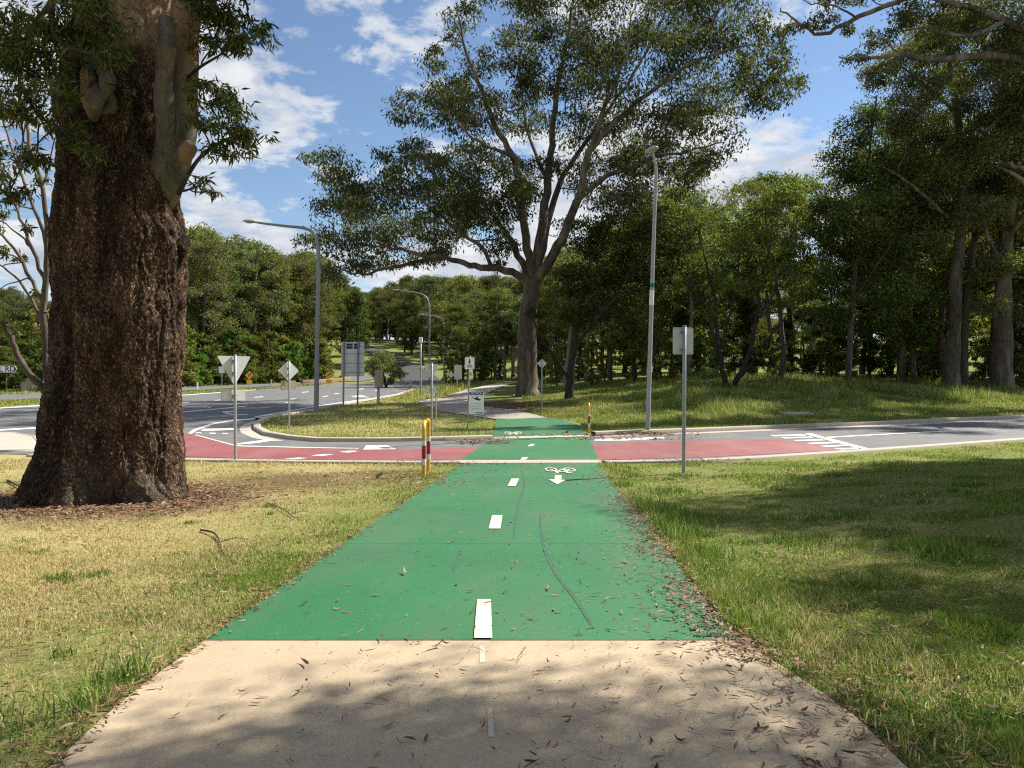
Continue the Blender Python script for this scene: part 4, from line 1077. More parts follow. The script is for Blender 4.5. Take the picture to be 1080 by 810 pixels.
# ------------------------------------------------------------------ signs, posts and lamps
def text_mesh(name, s, size, mat, parent, loc, rot):
    cu = bpy.data.curves.new(name, 'FONT'); cu.body = s; cu.size = size; cu.align_x = 'CENTER'; cu.align_y = 'CENTER'; cu.extrude = .001; cu.offset = size * .012
    o = bpy.data.objects.new(name, cu); COL.objects.link(o)
    dg = bpy.context.evaluated_depsgraph_get(); me = bpy.data.meshes.new_from_object(o.evaluated_get(dg))
    COL.objects.unlink(o); bpy.data.objects.remove(o)
    q_ = link(name, me, mat, parent); q_.location = loc; q_.rotation_euler = rot
    return q_

def plate_obj(name, pts, mat, parent, y, t=.006):
    bm = bmesh.new(); prism(bm, pts, t); bmesh.ops.translate(bm, vec=(0, y, 0), verts=bm.verts[:])
    return obj_bm(name, bm, mat, parent)

def rrect(x0, x1, z0, z1, r, n=4):
    P = []
    for cx, cz, a in ((x1 - r, z0 + r, -90), (x1 - r, z1 - r, 0), (x0 + r, z1 - r, 90), (x0 + r, z0 + r, 180)):
        for k in range(n + 1):
            b = math.radians(a + 90 * k / n); P.append((cx + r * math.cos(b), cz + r * math.sin(b)))
    return P

def rtri(pts, r):
    P = []
    n = len(pts)
    for k in range(n):
        p = Vector(pts[k]); a = (Vector(pts[k - 1]) - p).normalized(); b = (Vector(pts[(k + 1) % n]) - p).normalized()
        for t in (0, .25, .5, .75, 1):
            s0 = p + a * r; s1 = p + b * r
            q_ = s0 * (1 - t) ** 2 + p * 2 * t * (1 - t) + s1 * t * t; P.append((q_.x, q_.y))
    return P

class Sign:
    """a post with plates; plate outlines are given in photograph pixels and turned into metres at the post's distance"""
    def __init__(s, name, label, bx, by, top, rad, theta=0, mat=None, cat='sign', group=None, lean=0, base=None):
        s.b = base if base is not None else hit(bx, by); s.d = s.b.y; s.K = s.d / F; s.bx, s.by = bx, by; s.c = math.cos(theta) - (bx - 540) / F * math.sin(theta)
        s.root = thing(name, label, cat, tuple(s.b), theta, group)
        s.h = (by - top) * s.K
        t = Tubes(); t.add([(0, 0, -.1), (lean * .5, 0, s.h * .5), (lean, 0, s.h)], rad, 14)
        s.pole = t.build('pole', mat or M['galv'], s.root); s.rad = rad
        bm = bmesh.new(); bmesh.ops.create_cone(bm, cap_ends=True, segments=14, radius1=rad * 1.12, radius2=rad * 1.0, depth=.02)
        bmesh.ops.translate(bm, vec=(lean, 0, s.h + .006), verts=bm.verts[:]); obj_bm('cap', bm, mat or M['galv'], s.pole)
    def L(s, x, y): return ((x - s.bx) * s.K / s.c, (s.by - y) * s.K)
    def plate(s, name, pts, mat=None, y=None, r=0):
        P = [s.L(*p) for p in pts]
        if r: P = rtri(P, r)
        return plate_obj(name, P, mat or M['plate'], s.root, s.rad + .018 if y is None else y)
    def clamp(s, y):
        x, z = s.L(s.bx, y); bm = bmesh.new()
        box(bm, (x, s.rad * .5, z), (s.rad * 2.9, s.rad * 2.2, .03), None, .004); return obj_bm('clamp', bm, M['galvdk'], s.root)

TH = math.radians(46)
s1 = Sign('give_way_sign', 'grey back of a triangular sign by the old tree, small plate below', 248, 487, 374.5, .032, TH)
s1.plate('triangle_plate', [(230, 375.5), (266, 375.5), (248.5, 407)], None, None, .05); s1.plate('lower_plate', [(234, 411), (260, 411), (260, 422.5), (234, 422.5)])
s1.clamp(380); s1.clamp(393); s1.clamp(417)
p_ = [s1.L(235, 413), s1.L(241, 413), s1.L(241, 421), s1.L(235, 421)]
plate_obj('sticker', p_, M['reflwhite'], s1.root, s1.rad + .012, .003)

s2 = Sign('diamond_sign', 'grey back of a diamond sign over a tan plate on the grass island', 305, 453, 381, .032, math.radians(44))
s2.plate('diamond_plate', [(294, 391), (305, 380), (316, 391), (305, 402)], None, None, .03); s2.plate('lower_plate', [(297, 401.5), (313, 401.5), (313, 411), (297, 411)], M['cab'], s2.rad + .03)
s2.clamp(388); s2.clamp(395)
plate_obj('sticker', [s2.L(298, 407.5), s2.L(301, 407.5), s2.L(301, 410.5), s2.L(298, 410.5)], M['reflwhite'], s2.root, s2.rad + .022, .003)

s3 = Sign('parking_sign', 'grey back of an upright rectangular sign right of the green path', 721, 498.5, 344, .036, math.radians(12), lean=.02)
P = [s3.L(711, 374), s3.L(732.5, 374), s3.L(732.5, 345), s3.L(711, 345)]
plate_obj('sign_plate', rrect(P[0][0], P[1][0], P[0][1], P[2][1], .03), M['plate'], s3.root, s3.rad + .02)
s3.clamp(350); s3.clamp(369)
bm = bmesh.new(); box(bm, (s3.L(721.5, 346)[0], s3.rad + .008, s3.L(0, 345.6)[1]), (.38, .012, .012)); obj_bm('stiffener', bm, M['galv'], s3.root); bm = bmesh.new(); box(bm, (s3.L(721.5, 346)[0], s3.rad + .008, s3.L(0, 373.4)[1]), (.38, .012, .012)); obj_bm('stiffener', bm, M['galv'], s3.root)

s4 = Sign('give_way_sign', 'small grey triangular sign back beside the far side of the crossing', 455.5, 462.5, 383, .028, math.radians(20))
s4.plate('triangle_plate', [(448, 384), (462.5, 384), (455.5, 403)], None, None, .03); s4.plate('lower_plate', [(450, 408), (461, 408), (461, 414.5), (450, 414.5)])
s4.clamp(387); s4.clamp(411)
plate_obj('sticker', [s4.L(450.5, 409), s4.L(453, 409), s4.L(453, 413.5), s4.L(450.5, 413.5)], M['reflwhite'], s4.root, s4.rad + .01, .003)

s5 = Sign('shared_path_sign', 'white sign with a walker above a bicycle beside the far path', 493, 452.5, 376, .028, 0, lean=.09)
P = [s5.L(490.4, 389.2), s5.L(500.4, 389.2), s5.L(500.4, 377), s5.L(490.4, 377)]
fp = plate_obj('sign_plate', rrect(P[0][0], P[1][0], P[0][1], P[2][1], .02), M['white'], s5.root, -s5.rad - .012)
cxp = (P[0][0] + P[1][0]) / 2; zt = P[2][1]; hh = zt - P[0][1]; yf = -s5.rad - .0185
bm = bmesh.new()
prism(bm, [(cxp + .024 * math.cos(a), zt - hh * .19 + .024 * math.sin(a)) for a in np.linspace(0, 2 * PI, 12, endpoint=False)], .004)
prism(bm, [(cxp - .03, zt - hh * .26), (cxp + .025, zt - hh * .26), (cxp + .03, zt - hh * .42), (cxp + .015, zt - hh * .43), (cxp + .02, zt - hh * .57), (cxp - .005, zt - hh * .57), (cxp - .006, zt - hh * .46), (cxp - .02, zt - hh * .57), (cxp - .035, zt - hh * .56), (cxp - .018, zt - hh * .42), (cxp - .036, zt - hh * .40)], .004)
bmesh.ops.translate(bm, vec=(0, yf, 0), verts=bm.verts[:]); obj_bm('walker_symbol', bm, M['black'], fp)
bt = Tubes()
for sx in (-1, 1): bt.add([(cxp + sx * .058 + .036 * math.cos(a), yf, zt - hh * .80 + .036 * math.sin(a)) for a in np.linspace(0, 2 * PI, 16)], .0045, 5, False)
for a, b in [((-.058, .80), (-.02, .68)), ((-.02, .68), (.045, .68)), ((-.02, .68), (.005, .80)), ((.005, .80), (.045, .68)), ((-.058, .80), (.005, .80)), ((.058, .80), (.04, .64)), ((.025, .64), (.055, .64)), ((-.03, .65), (-.01, .65))]:
    bt.add([(cxp + a[0], yf, zt - hh * a[1]), (cxp + b[0], yf, zt - hh * b[1])], .0045, 5, False)
bt.build('bicycle_symbol_print', M['black'], fp)

# notice board with a swooping bird
nb = hit(500.5, 445); K = nb.y / F
nr_ = thing('notice_board', 'white notice board with blue heading and black swooping bird', 'sign', tuple(nb), math.radians(-4))
def nl(x, y): return ((x - 500.5) * K, (445 - y) * K)
bm = bmesh.new(); a = nl(500.5, 411); box(bm, (0, .02, a[1] / 2 - .05), (.04, .03, a[1] + .1)); obj_bm('stake', bm, M['timber'], nr_)
a = nl(494.2, 436.6); b = nl(510.2, 413)
bd = plate_obj('board', rrect(a[0], b[0], a[1], b[1], .012), M['white'], nr_, -.005, .012)
W_ = b[0] - a[0]; H_ = b[1] - a[1]
plate_obj('heading', rrect(a[0] + .02, b[0] - .02, b[1] - H_ * .16, b[1] - .015, .01), M['blue'], bd, -.013, .004)
text_mesh('heading_text', 'NOTICE', H_ * .135, M['white'], bd, ((a[0] + b[0]) / 2, -.0165, b[1] - H_ * .085), (PI / 2, 0, 0))
bird = [(.22, .70), (.27, .715), (.33, .66), (.40, .645), (.47, .66), (.53, .72), (.57, .74), (.575, .69), (.63, .655), (.70, .60), (.76, .615), (.84, .565), (.77, .56), (.74, .52), (.66, .555), (.56, .555), (.47, .575), (.38, .60), (.31, .635), (.25, .68)]
plate_obj('bird_picture', [(a[0] + W_ * u, a[1] + H_ * (v + .06)) for u, v in bird], M['black'], bd, -.0135, .004)
bm = bmesh.new()
for k, (u0, u1) in enumerate([(.12, .88), (.12, .84), (.12, .88), (.12, .8), (.12, .86)]):
    box(bm, (a[0] + W_ * (u0 + u1) / 2, -.0125, a[1] + H_ * (.46 - .07 * k)), (W_ * (u1 - u0), .003, H_ * .014))
obj_bm('fine_print', bm, M['galv'], bd)
plate_obj('footer', [(a[0] + W_ * .5, a[1] + H_ * .03), (a[0] + W_ * .94, a[1] + H_ * .03), (a[0] + W_ * .94, a[1] + H_ * .075), (a[0] + W_ * .5, a[1] + H_ * .075)], M['dgreen'], bd, -.013, .004)

s6 = Sign('diamond_sign', 'grey back of a small diamond sign between the huge gum and dark tree', 571.5, 434, 379, .028, math.radians(8))
s6.plate('diamond_plate', [(566.8, 383.4), (571.8, 378.2), (577, 383.4), (571.8, 388.6)], None, None, .02); s6.clamp(381); s6.clamp(386)

# big board on two posts with two square holes cut in it
bb = hit(363, 428.5); K = bb.y / F
br = thing('road_sign', 'big grey back of a road board on two posts by the main road', 'sign', tuple(bb), 0)
def bl(x, y): return ((x - 363) * K, (428.5 - y) * K)
for x in (363, 378):
    t_ = Tubes(); x0, z0 = bl(x, 361); t_.add([(x0 - .06, 0, -.3), (x0, 0, z0 + .05)], .055, 12); t_.build('post', M['galvdk'], br)
a = bl(359.6, 397); b = bl(384, 360.6)
def hole(x0, x1, y0, y1): return bl(x0, y1), bl(x1, y0)
bm = bmesh.new()
yy = [360.6, 362.3, 367.8, 378, 387.5, 397]
def seg(x0, x1, y0, y1):
    p, q_ = bl(x0, y1), bl(x1, y0); box(bm, ((p[0] + q_[0]) / 2, .08, (p[1] + q_[1]) / 2), (q_[0] - p[0], .02, q_[1] - p[1] - .012))
seg(359.6, 384, 360.6, 362.3); seg(359.6, 365.2, 362.3, 367.8); seg(371.6, 373, 362.3, 367.8); seg(379, 384, 362.3, 367.8)
for y0, y1 in ((367.8, 378), (378, 387.5), (387.5, 397)): seg(359.6, 384, y0, y1)
bd2 = obj_bm('board', bm, M['plate'], br)
bm = bmesh.new()
for x0, x1 in ((365.2, 371.6), (373, 379)):
    p, q_ = bl(x0, 367.8), bl(x1, 362.3); box(bm, ((p[0] + q_[0]) / 2, .12, (p[1] + q_[1]) / 2), (q_[0] - p[0], .05, q_[1] - p[1]))
obj_bm('dark_hole_fill', bm, M['black'], bd2)  # black boxes added behind both holes to paint them dark
bm = bmesh.new()
for y in (365, 373, 383, 393): p = bl(359.8, y); q_ = bl(383.8, y); box(bm, ((p[0] + q_[0]) / 2, .063, p[1]), (q_[0] - p[0], .012, .05))
obj_bm('rail', bm, M['galv'], br)

# cabinet on a stub pole
cb = hit(399, 427); K = cb.y / F
cr_ = thing('roadside_cabinet', 'beige box on a pale stub post at the island edge', 'cabinet', tuple(cb), math.radians(-25))
t_ = Tubes(); t_.add([(0, 0, -.1), (0, 0, 20 * K)], .09, 14); t_.build('post', M['galv'], cr_)
bm = bmesh.new(); box(bm, (.05, 0, 27.5 * K), (7.2 * K, .32, 18 * K), None, .03); cbx = obj_bm('box', bm, M['cab'], cr_)
bm = bmesh.new(); box(bm, (.05, -.168, 27.5 * K), (5.6 * K, .012, 15.5 * K), None, .004); obj_bm('door', bm, M['cab'], cbx)
bm = bmesh.new(); bmesh.ops.create_cone(bm, cap_ends=True, segments=16, radius1=.2, radius2=.16, depth=.12); obj_bm('footing', bm, M['kerb'], cr_)

# camera pole
s7 = Sign('camera_pole', 'grey pole with a small white box on top near the hill road', 443.7, 418, 361, .07, 0, None, 'pole')
bm = bmesh.new(); box(bm, (0, 0, s7.h + .18), (.26, .3, .42), None, .03); obj_bm('box', bm, M['white'], s7.root)
bm = bmesh.new(); box(bm, (-.22, 0, s7.h - .05), (.22, .12, .12), None, .02); obj_bm('bracket', bm, M['galvdk'], s7.root)

# timber stake, marker posts
def post_thing(name, label, px, py, top, w, mat, cat='post', group=None, band=None):
    b = hit(px, py); K = b.y / F; r_ = thing(name, label, cat, tuple(b), 0, group)
    h = (py - top) * K
    bm = bmesh.new(); box(bm, (0, 0, h / 2 - .05), (w, w * .7, h + .1), None, w * .12); obj_bm('post', bm, mat, r_)
    if band: bm = bmesh.new(); box(bm, (0, -w * .37, h * .82), (w * .6, .01, .12)); obj_bm('reflector', bm, band, r_)
    return r_
post_thing('timber_stake', 'thin timber stake in the grass right of the small triangular sign', 460, 446, 419, .05, M['timber'])
post_thing('guide_post', 'white guide post on the verge nearest the massive old trunk', 208, 411.5, 403, .14, M['white'], 'post', None, M['reflred'])
post_thing('guide_post', 'tan guide post on the verge right of the yellow sign pair', 286, 408, 400, .16, M['timber'], 'post')
post_thing('guide_post', 'small white guide post right of the rounded bush', 417, 408, 402.5, .12, M['white'], 'post', None, M['reflred'])
post_thing('guide_post', 'small white guide post at the foot of the hill road', 433.5, 408, 403, .12, M['white'], 'post', None, M['reflred'])

# yellow curve signs across the road
def yellow(label, px, py, top, mirror=1):
    s = Sign('curve_sign', label, px, py, top, .035, math.radians(4), None, 'sign')
    pl = s.plate('diamond_plate', [(px - 4.6, top + 4.4), (px + .2, top), (px + 4.6, top + 4.2), (px - .2, top + 8.6)], M['orange'], -s.rad - .015, .03)
    q_ = [s.L(px + dx, top + dy) for dx, dy in ((-1.6, 6.2), (-.6, 6.2), (-.4, 4.6), (1.2, 3.8), (1.2, 4.6), (2.6, 3.2), (1.0, 2.0), (1.1, 2.8), (-.9, 3.9), (-1.6, 4.6))]
    plate_obj('arrow_symbol', q_, M['black'], pl, -s.rad - .022, .004)
    s.plate('speed_plate', [(px - 2.9, top + 9.2), (px + 2.9, top + 9.2), (px + 2.9, top + 13.4), (px - 2.9, top + 13.4)], M['orange'], -s.rad - .015)
    return s
yellow('yellow curve sign across the road behind the triangular sign', 263, 411.5, 391.5)
yellow('yellow curve sign left of the big grey board', 347, 407.5, 391)
s8 = Sign('white_sign', 'small white sign on a thin post across the main road', 234, 409.5, 386, .035, 0)
s8.plate('sign_plate', [(230.8, 386.5), (237, 386.5), (237, 393.6), (230.8, 393.6)], M['white'], -s8.rad - .012)
# grey board and diamond on the verge below the lamps
s9 = Sign('road_sign', 'grey upright board on one post left of the shared path sign', 482, 411, 384.5, .05, 0)
s9.plate('board', [(479, 385), (487.2, 385), (487.2, 400), (479, 400)], M['plate'], -s9.rad - .02)
s10 = Sign('diamond_sign', 'pale small diamond sign among the far trunks left of the grey board', 476, 408.5, 391, .05, 0)
s10.plate('diamond_plate', [(472.8, 395.2), (476, 391.6), (479.4, 395.2), (476, 398.8)], M['white'], -s10.rad - .02)

# street name blade at the left edge
sn = hit(-12, 419.5); K = sn.y / F
nm = thing('street_name_sign', 'white street name blade with arrow end at the left edge', 'sign', tuple(sn), 0)
def sl(x, y): return ((x + 12) * K, (419.5 - y) * K)
t_ = Tubes(); t_.add([(0, .06, -.1), (0, .06, sl(0, 385)[1])], .04, 12); t_.build('pole', M['galv'], nm)
pl = plate_obj('blade', [sl(-30, 392.8), sl(15.4, 392.8), sl(18.4, 389.2), sl(15.4, 385.8), sl(-30, 385.8)], M['white'], nm, 0, .02)
plate_obj('arrow_symbol', [sl(14.2, 392), sl(15.2, 392), sl(17.5, 389.3), sl(15.2, 386.6), sl(14.2, 386.6), sl(16, 389.3)], M['black'], pl, -.012, .006)
tx = sl(5.6, 389.4); text_mesh('street_name_text', 'LL RD', 8.2 * K, M['black'], pl, (tx[0], -.013, tx[1]), (PI / 2, 0, 0))

# striped holding rails either side of the road
def holding_rail(label, b0, b1, h, group):
    r_ = thing('holding_rail', label, 'rail', tuple(b0), 0, group)
    d = b1 - b0
    L = []
    up0 = h; rad = .036; cr = .16
    n = d.to_2d().length; u = Vector((d.x, d.y, 0)) / n; dz = d.z
    path = [Vector((0, 0, -.15))] + [Vector((0, 0, z)) for z in np.linspace(.0, h - cr, 8)]
    path += [u * (cr - cr * math.cos(a)) + Vector((0, 0, h - cr + cr * math.sin(a))) for a in np.linspace(.2, PI / 2, 7)]
    path += [u * (n - cr + cr * math.sin(a)) + Vector((0, 0, h - cr + cr * math.cos(a))) for a in np.linspace(0, PI / 2 - .2, 7)]
    path += [u * n + Vector((0, 0, z)) for z in np.linspace(h - cr, dz - .15, 9)]
    t_ = Tubes(); t_.add(path, rad, 16); fr = t_.build('frame', M['yellow'], r_)
    for base in (Vector((0, 0, 0)), u * n + Vector((0, 0, dz))):
        hh = h - base.z
        for a, b_, mt in ((.22, .33, 'reflwhite'), (.33, .58, 'reflred'), (.58, .67, 'reflwhite')):
            t_ = Tubes(); t_.add([base + Vector((0, 0, hh * a)), base + Vector((0, 0, hh * b_))], rad + .003, 16, False); t_.build('band', M[mt], fr)
    m_ = u * n / 2; t_ = Tubes(); t_.add([m_ + Vector((0, 0, h)) - u * .14, m_ + Vector((0, 0, h)) + u * .14], rad + .003, 16, False); t_.build('band', M['reflred'], fr)
    return r_
b0 = hit(447, 502.5); b1 = Vector((b0.x + .02, b0.y + 1.15, 0)); b1.x = (451.9 - 540) / F * b1.y; b1.z = g(b1.x, b1.y)
holding_rail('yellow hooped rail with red bands at the near left of the crossing', b0, b1, .98, 'striped rails at the crossing')
b0 = hit(621.2, 456.5); b1 = Vector((0, b0.y + 1.1, 0)); b1.x = (621.4 - 540) / F * b1.y; b1.z = g(b1.x, b1.y)
holding_rail('yellow hooped rail with red bands on the far right of the crossing', b0, b1, 1.0, 'striped rails at the crossing')

# street lamps
def lamp(label, base, pts, r0, r1, head, headlen, headdir, group='street lamps'):
    r_ = thing('street_lamp', label, 'street lamp', tuple(base), 0, group)
    P = smooth_line(pts, 6) - np.array(tuple(base))
    t_ = Tubes(); t_.add(P, np.linspace(r0, r1, len(P)), 14); pl = t_.build('pole', M['galv'] if r0 < .12 else M['galvdk'], r_)  # darker steel on the long-armed island lamp paints in its backlit shade
    bm = bmesh.new()
    bmesh.ops.create_uvsphere(bm, u_segments=16, v_segments=8, radius=1)
    bmesh.ops.transform(bm, matrix=Matrix.Diagonal((headlen / 2, .16, .10, 1)), verts=bm.verts[:])
    for v in bm.verts:
        if v.co.z < -.02: v.co.z = -.02 + (v.co.z + .02) * .35
    bmesh.ops.transform(bm, matrix=Matrix.Translation(Vector(head) - base) @ Matrix.Rotation(math.atan2(headdir[1], headdir[0]), 4, 'Z') @ Matrix.Rotation(-headdir[2], 4, 'Y'), verts=bm.verts[:])
    hd = obj_bm('lamp_head', bm, M['galv'], r_, True)
    bm = bmesh.new(); bmesh.ops.create_uvsphere(bm, u_segments=14, v_segments=6, radius=1)
    bmesh.ops.transform(bm, matrix=Matrix.Translation(Vector(head) - base + Vector((0, 0, -.05))) @ Matrix.Rotation(math.atan2(headdir[1], headdir[0]), 4, 'Z') @ Matrix.Diagonal((headlen * .3, .11, .05, 1)), verts=bm.verts[:])
    obj_bm('lens', bm, M['cab'], hd, True)
    bm = bmesh.new(); bmesh.ops.create_cone(bm, cap_ends=True, segments=14, radius1=r0 * 1.9, radius2=r0 * 1.7, depth=.05); obj_bm('base_plate', bm, M['galvdk'], r_)
    return r_
b = hit(683, 457.5); d = b.y
lr = lamp('tall grey street lamp right of the crossing leaning a little', b, [b, at(685, 390, d), at(687.5, 310, d), at(690, 235, d), at(691.8, 190, d), at(691.6, 176, d), at(689.5, 166, d - .15), at(688, 161, d - .4)], .082, .038, at(687, 158.5, d - .6), .62, (.5, -.85, .1))
t_ = Tubes(); t_.add([at(687.0, 322, d) - b, at(687.6, 306, d) - b], .077, 14, False); t_.build('sticker', M['reflwhite'], lr)
t_ = Tubes(); t_.add([at(687.75, 303, d) - b, at(687.9, 299, d) - b], .076, 14, False); t_.build('band', M['dgreen'], lr)
b = hit(333.5, 435); d = b.y
lamp('tall street lamp on the island with a long arm reaching left', b, [b, at(334, 400, d), at(335, 340, d), at(336, 285, d), at(335.5, 262, d), at(332, 248, d), at(322, 241, d), at(300, 238.3, d), at(278, 235.6, d), at(268, 234, d)], .13, .05, at(263.5, 233.6, d), .75, (-1, 0, .06))
b = hit(453, 408); d = b.y
lamp('nearer of two slim lamps with curved arms beside the hill road', b, [b, at(453, 380, d), at(453, 345, d), at(452.8, 324, d), at(450, 314, d), at(443, 309.5, d), at(432, 307.5, d), at(421, 306.2, d)], .11, .045, at(417.5, 306, d), .8, (-1, 0, .05))
b = hit(468.3, 407); d = min(b.y, 95); b = Vector((at(468.3, 400, d).x, d, 0)); b.z = g(b.x, b.y)
lamp('farther of two slim lamps with curved arms beside the hill road', b, [b, at(468.4, 380, d), at(468.6, 352, d), at(467.5, 340, d), at(463, 334.8, d), at(455, 333, d), at(447, 332, d)], .11, .05, at(444.5, 331.8, d), .75, (-1, 0, .05))

# low things across the road
def low_wall(name, label, px, mat, h, w, cat='wall'):
    P = pix(*px); V = []; F_ = []
    for k, p in enumerate(P):
        t_ = (P[min(k + 1, len(P) - 1)] - P[max(k - 1, 0)]); t_.z = 0; t_.normalize(); n = Vector((-t_.y, t_.x, 0)) * w / 2
        for q_, z in ((p - n, -.2), (p - n, h), (p + n, h), (p + n, -.2)): V.append((q_.x, q_.y, g(p.x, p.y) + z))
        if k:
            o = 4 * k
            for i in range(4): F_.append((o - 4 + i, o - 4 + (i + 1) % 4, o + (i + 1) % 4, o + i))
    o = len(V) - 4; F_ += [(0, 1, 2, 3), (o + 3, o + 2, o + 1, o)]
    ob = mesh_np(name, np.array(V), [np.array(F_)], mat)
    bm = bmesh.new(); bm.from_mesh(ob.data); bmesh.ops.recalc_face_normals(bm, faces=bm.faces[:]); bmesh.ops.bevel(bm, geom=bm.edges[:], offset=.03, segments=1, affect='EDGES'); bm.to_mesh(ob.data); bm.free()
    return tag(ob, label, cat)
low_wall('low_wall', 'low earth coloured wall across the road beside the yellow curve sign', [(318, 405.0), (335, 404.4), (350, 403.2), (362, 402.0), (369, 401)], M['earth'], .55, .4)
low_wall('concrete_barrier', 'pale low concrete wall across the road at the left edge', [(22, 413), (34, 412.8), (46, 412.4)], M['white_conc'], 1.2, .4)
# concrete pit lid in the meadow
pl_ = hit(840, 438.5)
pr_ = thing('pit_lid', 'pale concrete pit lid lying in the meadow grass', 'pit lid', tuple(pl_), .1)
bm = bmesh.new(); box(bm, (0, 0, .06), (1.25, .8, .16), None, .03); obj_bm('surround', bm, M['white_conc'], pr_)
bm = bmesh.new(); box(bm, (0, 0, .146), (.9, .5, .02), None, .006); obj_bm('cover', bm, M['kerb'], pr_)
# sticks lying on the left lawn
def stick(label, px, r):
    P = [hit(*p) + Vector((0, 0, .02 + .015 * (k % 2))) for k, p in enumerate(px)]
    t_ = Tubes(); Q = smooth_line(P, 4); t_.add(Q, np.linspace(r, r * .4, len(Q)), 7)
    m_ = Q[len(Q) // 2]; t_.add([m_, m_ + np.array([.12, .06, .03]), m_ + np.array([.26, .05, .01])], [r * .5, r * .35, r * .2], 5)
    o = t_.build('fallen_stick', M['stick']); return tag(o, label, 'stick', 'sticks fallen on the left lawn')
stick('dark crooked stick on the dry lawn right of the old tree', [(212, 561), (226, 566), (232, 574), (234, 584), (239, 590)], .012)
stick('thin pale stick on the lawn between old tree and green path', [(282, 532), (300, 541), (312, 548), (322, 546)], .008)
stick('short twig poking out at the left foot of the old tree', [(8, 508), (18, 514), (28, 520)], .022)

# ------------------------------------------------------------------ grass
def grassmat(name, greens, straws, x0, x1, d0, d1):
    m, nt, b = newmat(name)
    geo = N(nt, 'ShaderNodeNewGeometry'); p = geo.outputs['Position']
    a = ramp(nt, geo.outputs['Random Per Island'], greens).outputs[0]; c = ramp(nt, geo.outputs['Random Per Island'], straws).outputs[0]
    sx = N(nt, 'ShaderNodeSeparateXYZ'); nt.links.new(p, sx.inputs[0])
    mr = N(nt, 'ShaderNodeMapRange', interpolation_type='SMOOTHSTEP'); nt.links.new(sx.outputs[0], mr.inputs[0])
    mr.inputs[1].default_value = x0; mr.inputs[2].default_value = x1; mr.inputs[3].default_value = d0; mr.inputs[4].default_value = d1
    n1 = noise_node(nt, .8, 7, .72, p).outputs[0]
    f = math_n(nt, 'ADD', mr.outputs[0], math_n(nt, 'MULTIPLY', math_n(nt, 'SUBTRACT', n1, .5), 3.6))
    wn = N(nt, 'ShaderNodeTexWhiteNoise', noise_dimensions='1D'); nt.links.new(geo.outputs['Random Per Island'], wn.inputs['W'])
    sel = math_n(nt, 'LESS_THAN', wn.outputs[0], f)
    r = mix(nt, sel, a, c)
    nt.links.new(r, b.inputs['Base Color']); b.inputs['Roughness'].default_value = .65; b.inputs['Specular IOR Level'].default_value = .25
    t_ = N(nt, 'ShaderNodeBsdfTranslucent'); nt.links.new(r, t_.inputs[0])
    ms = N(nt, 'ShaderNodeMixShader'); ms.inputs[0].default_value = .4
    nt.links.new(b.outputs[0], ms.inputs[1]); nt.links.new(t_.outputs[0], ms.inputs[2]); nt.links.new(ms.outputs[0], nt.nodes['Material Output'].inputs[0])
    return m
GR = [(0, (.085, .14, .016)), (.5, (.18, .265, .034)), (1, (.31, .37, .075))]
STW = [(0, (.32, .25, .10)), (.5, (.54, .45, .20)), (1, (.68, .59, .33))]
M['grass'] = grassmat('lawn_grass', GR, STW, -.8, -3.6, .08, 1.0)
M['meadow'] = grassmat('meadow_grass', [(0, (.09, .14, .02)), (.5, (.19, .26, .042)), (1, (.32, .37, .08))], STW, 0, 1, .12, .12)

def blades(x, y, h, w, lean, r):
    n = len(x); z = G(x, y) - .008
    a = r.uniform(0, 2 * PI, n); b = r.uniform(0, 2 * PI, n)
    wx, wy = np.cos(a) * w / 2, np.sin(a) * w / 2
    lx, ly = np.cos(b) * lean * h, np.sin(b) * lean * h
    c = np.sqrt(np.maximum(.05, 1 - np.minimum(lean, .95) ** 2))
    P = np.zeros((n, 5, 3))
    P[:, 0] = np.stack([x - wx, y - wy, z], -1); P[:, 1] = np.stack([x + wx, y + wy, z], -1)
    mx, my, mz = x + lx * .35, y + ly * .35, z + h * .58 * (.3 + .7 * c)
    P[:, 2] = np.stack([mx + wx * .75, my + wy * .75, mz], -1); P[:, 3] = np.stack([mx - wx * .75, my - wy * .75, mz], -1)
    P[:, 4] = np.stack([x + lx, y + ly, z + h * c], -1)
    i = np.arange(n)[:, None] * 5
    return P.reshape(-1, 3), i + np.array([[0, 1, 2, 3]]), i + np.array([[3, 2, 4]])
def grass_obj(name, parts, mat):
    V = []; Q = []; T = []; k = 0
    for p, q_, t_ in parts:
        V.append(p); Q.append(q_ + k); T.append(t_ + k); k += len(p)
    o = mesh_np(name, np.concatenate(V), [np.concatenate(Q), np.concatenate(T)], mat)
    o['kind'] = 'stuff'; return o

def nz2(x, y, s, seed=0):
    """cheap smooth value noise"""
    x = x * s + seed * 17.3; y = y * s + seed * 5.1
    xi = np.floor(x).astype(np.int64); yi = np.floor(y).astype(np.int64); fx = x - xi; fy = y - yi
    fx = fx * fx * (3 - 2 * fx); fy = fy * fy * (3 - 2 * fy)
    def hsh(a, b):
        v = np.sin(a * 127.1 + b * 311.7 + seed) * 43758.5453; return v - np.floor(v)
    return (hsh(xi, yi) * (1 - fx) + hsh(xi + 1, yi) * fx) * (1 - fy) + (hsh(xi, yi + 1) * (1 - fx) + hsh(xi + 1, yi + 1) * fx) * fy

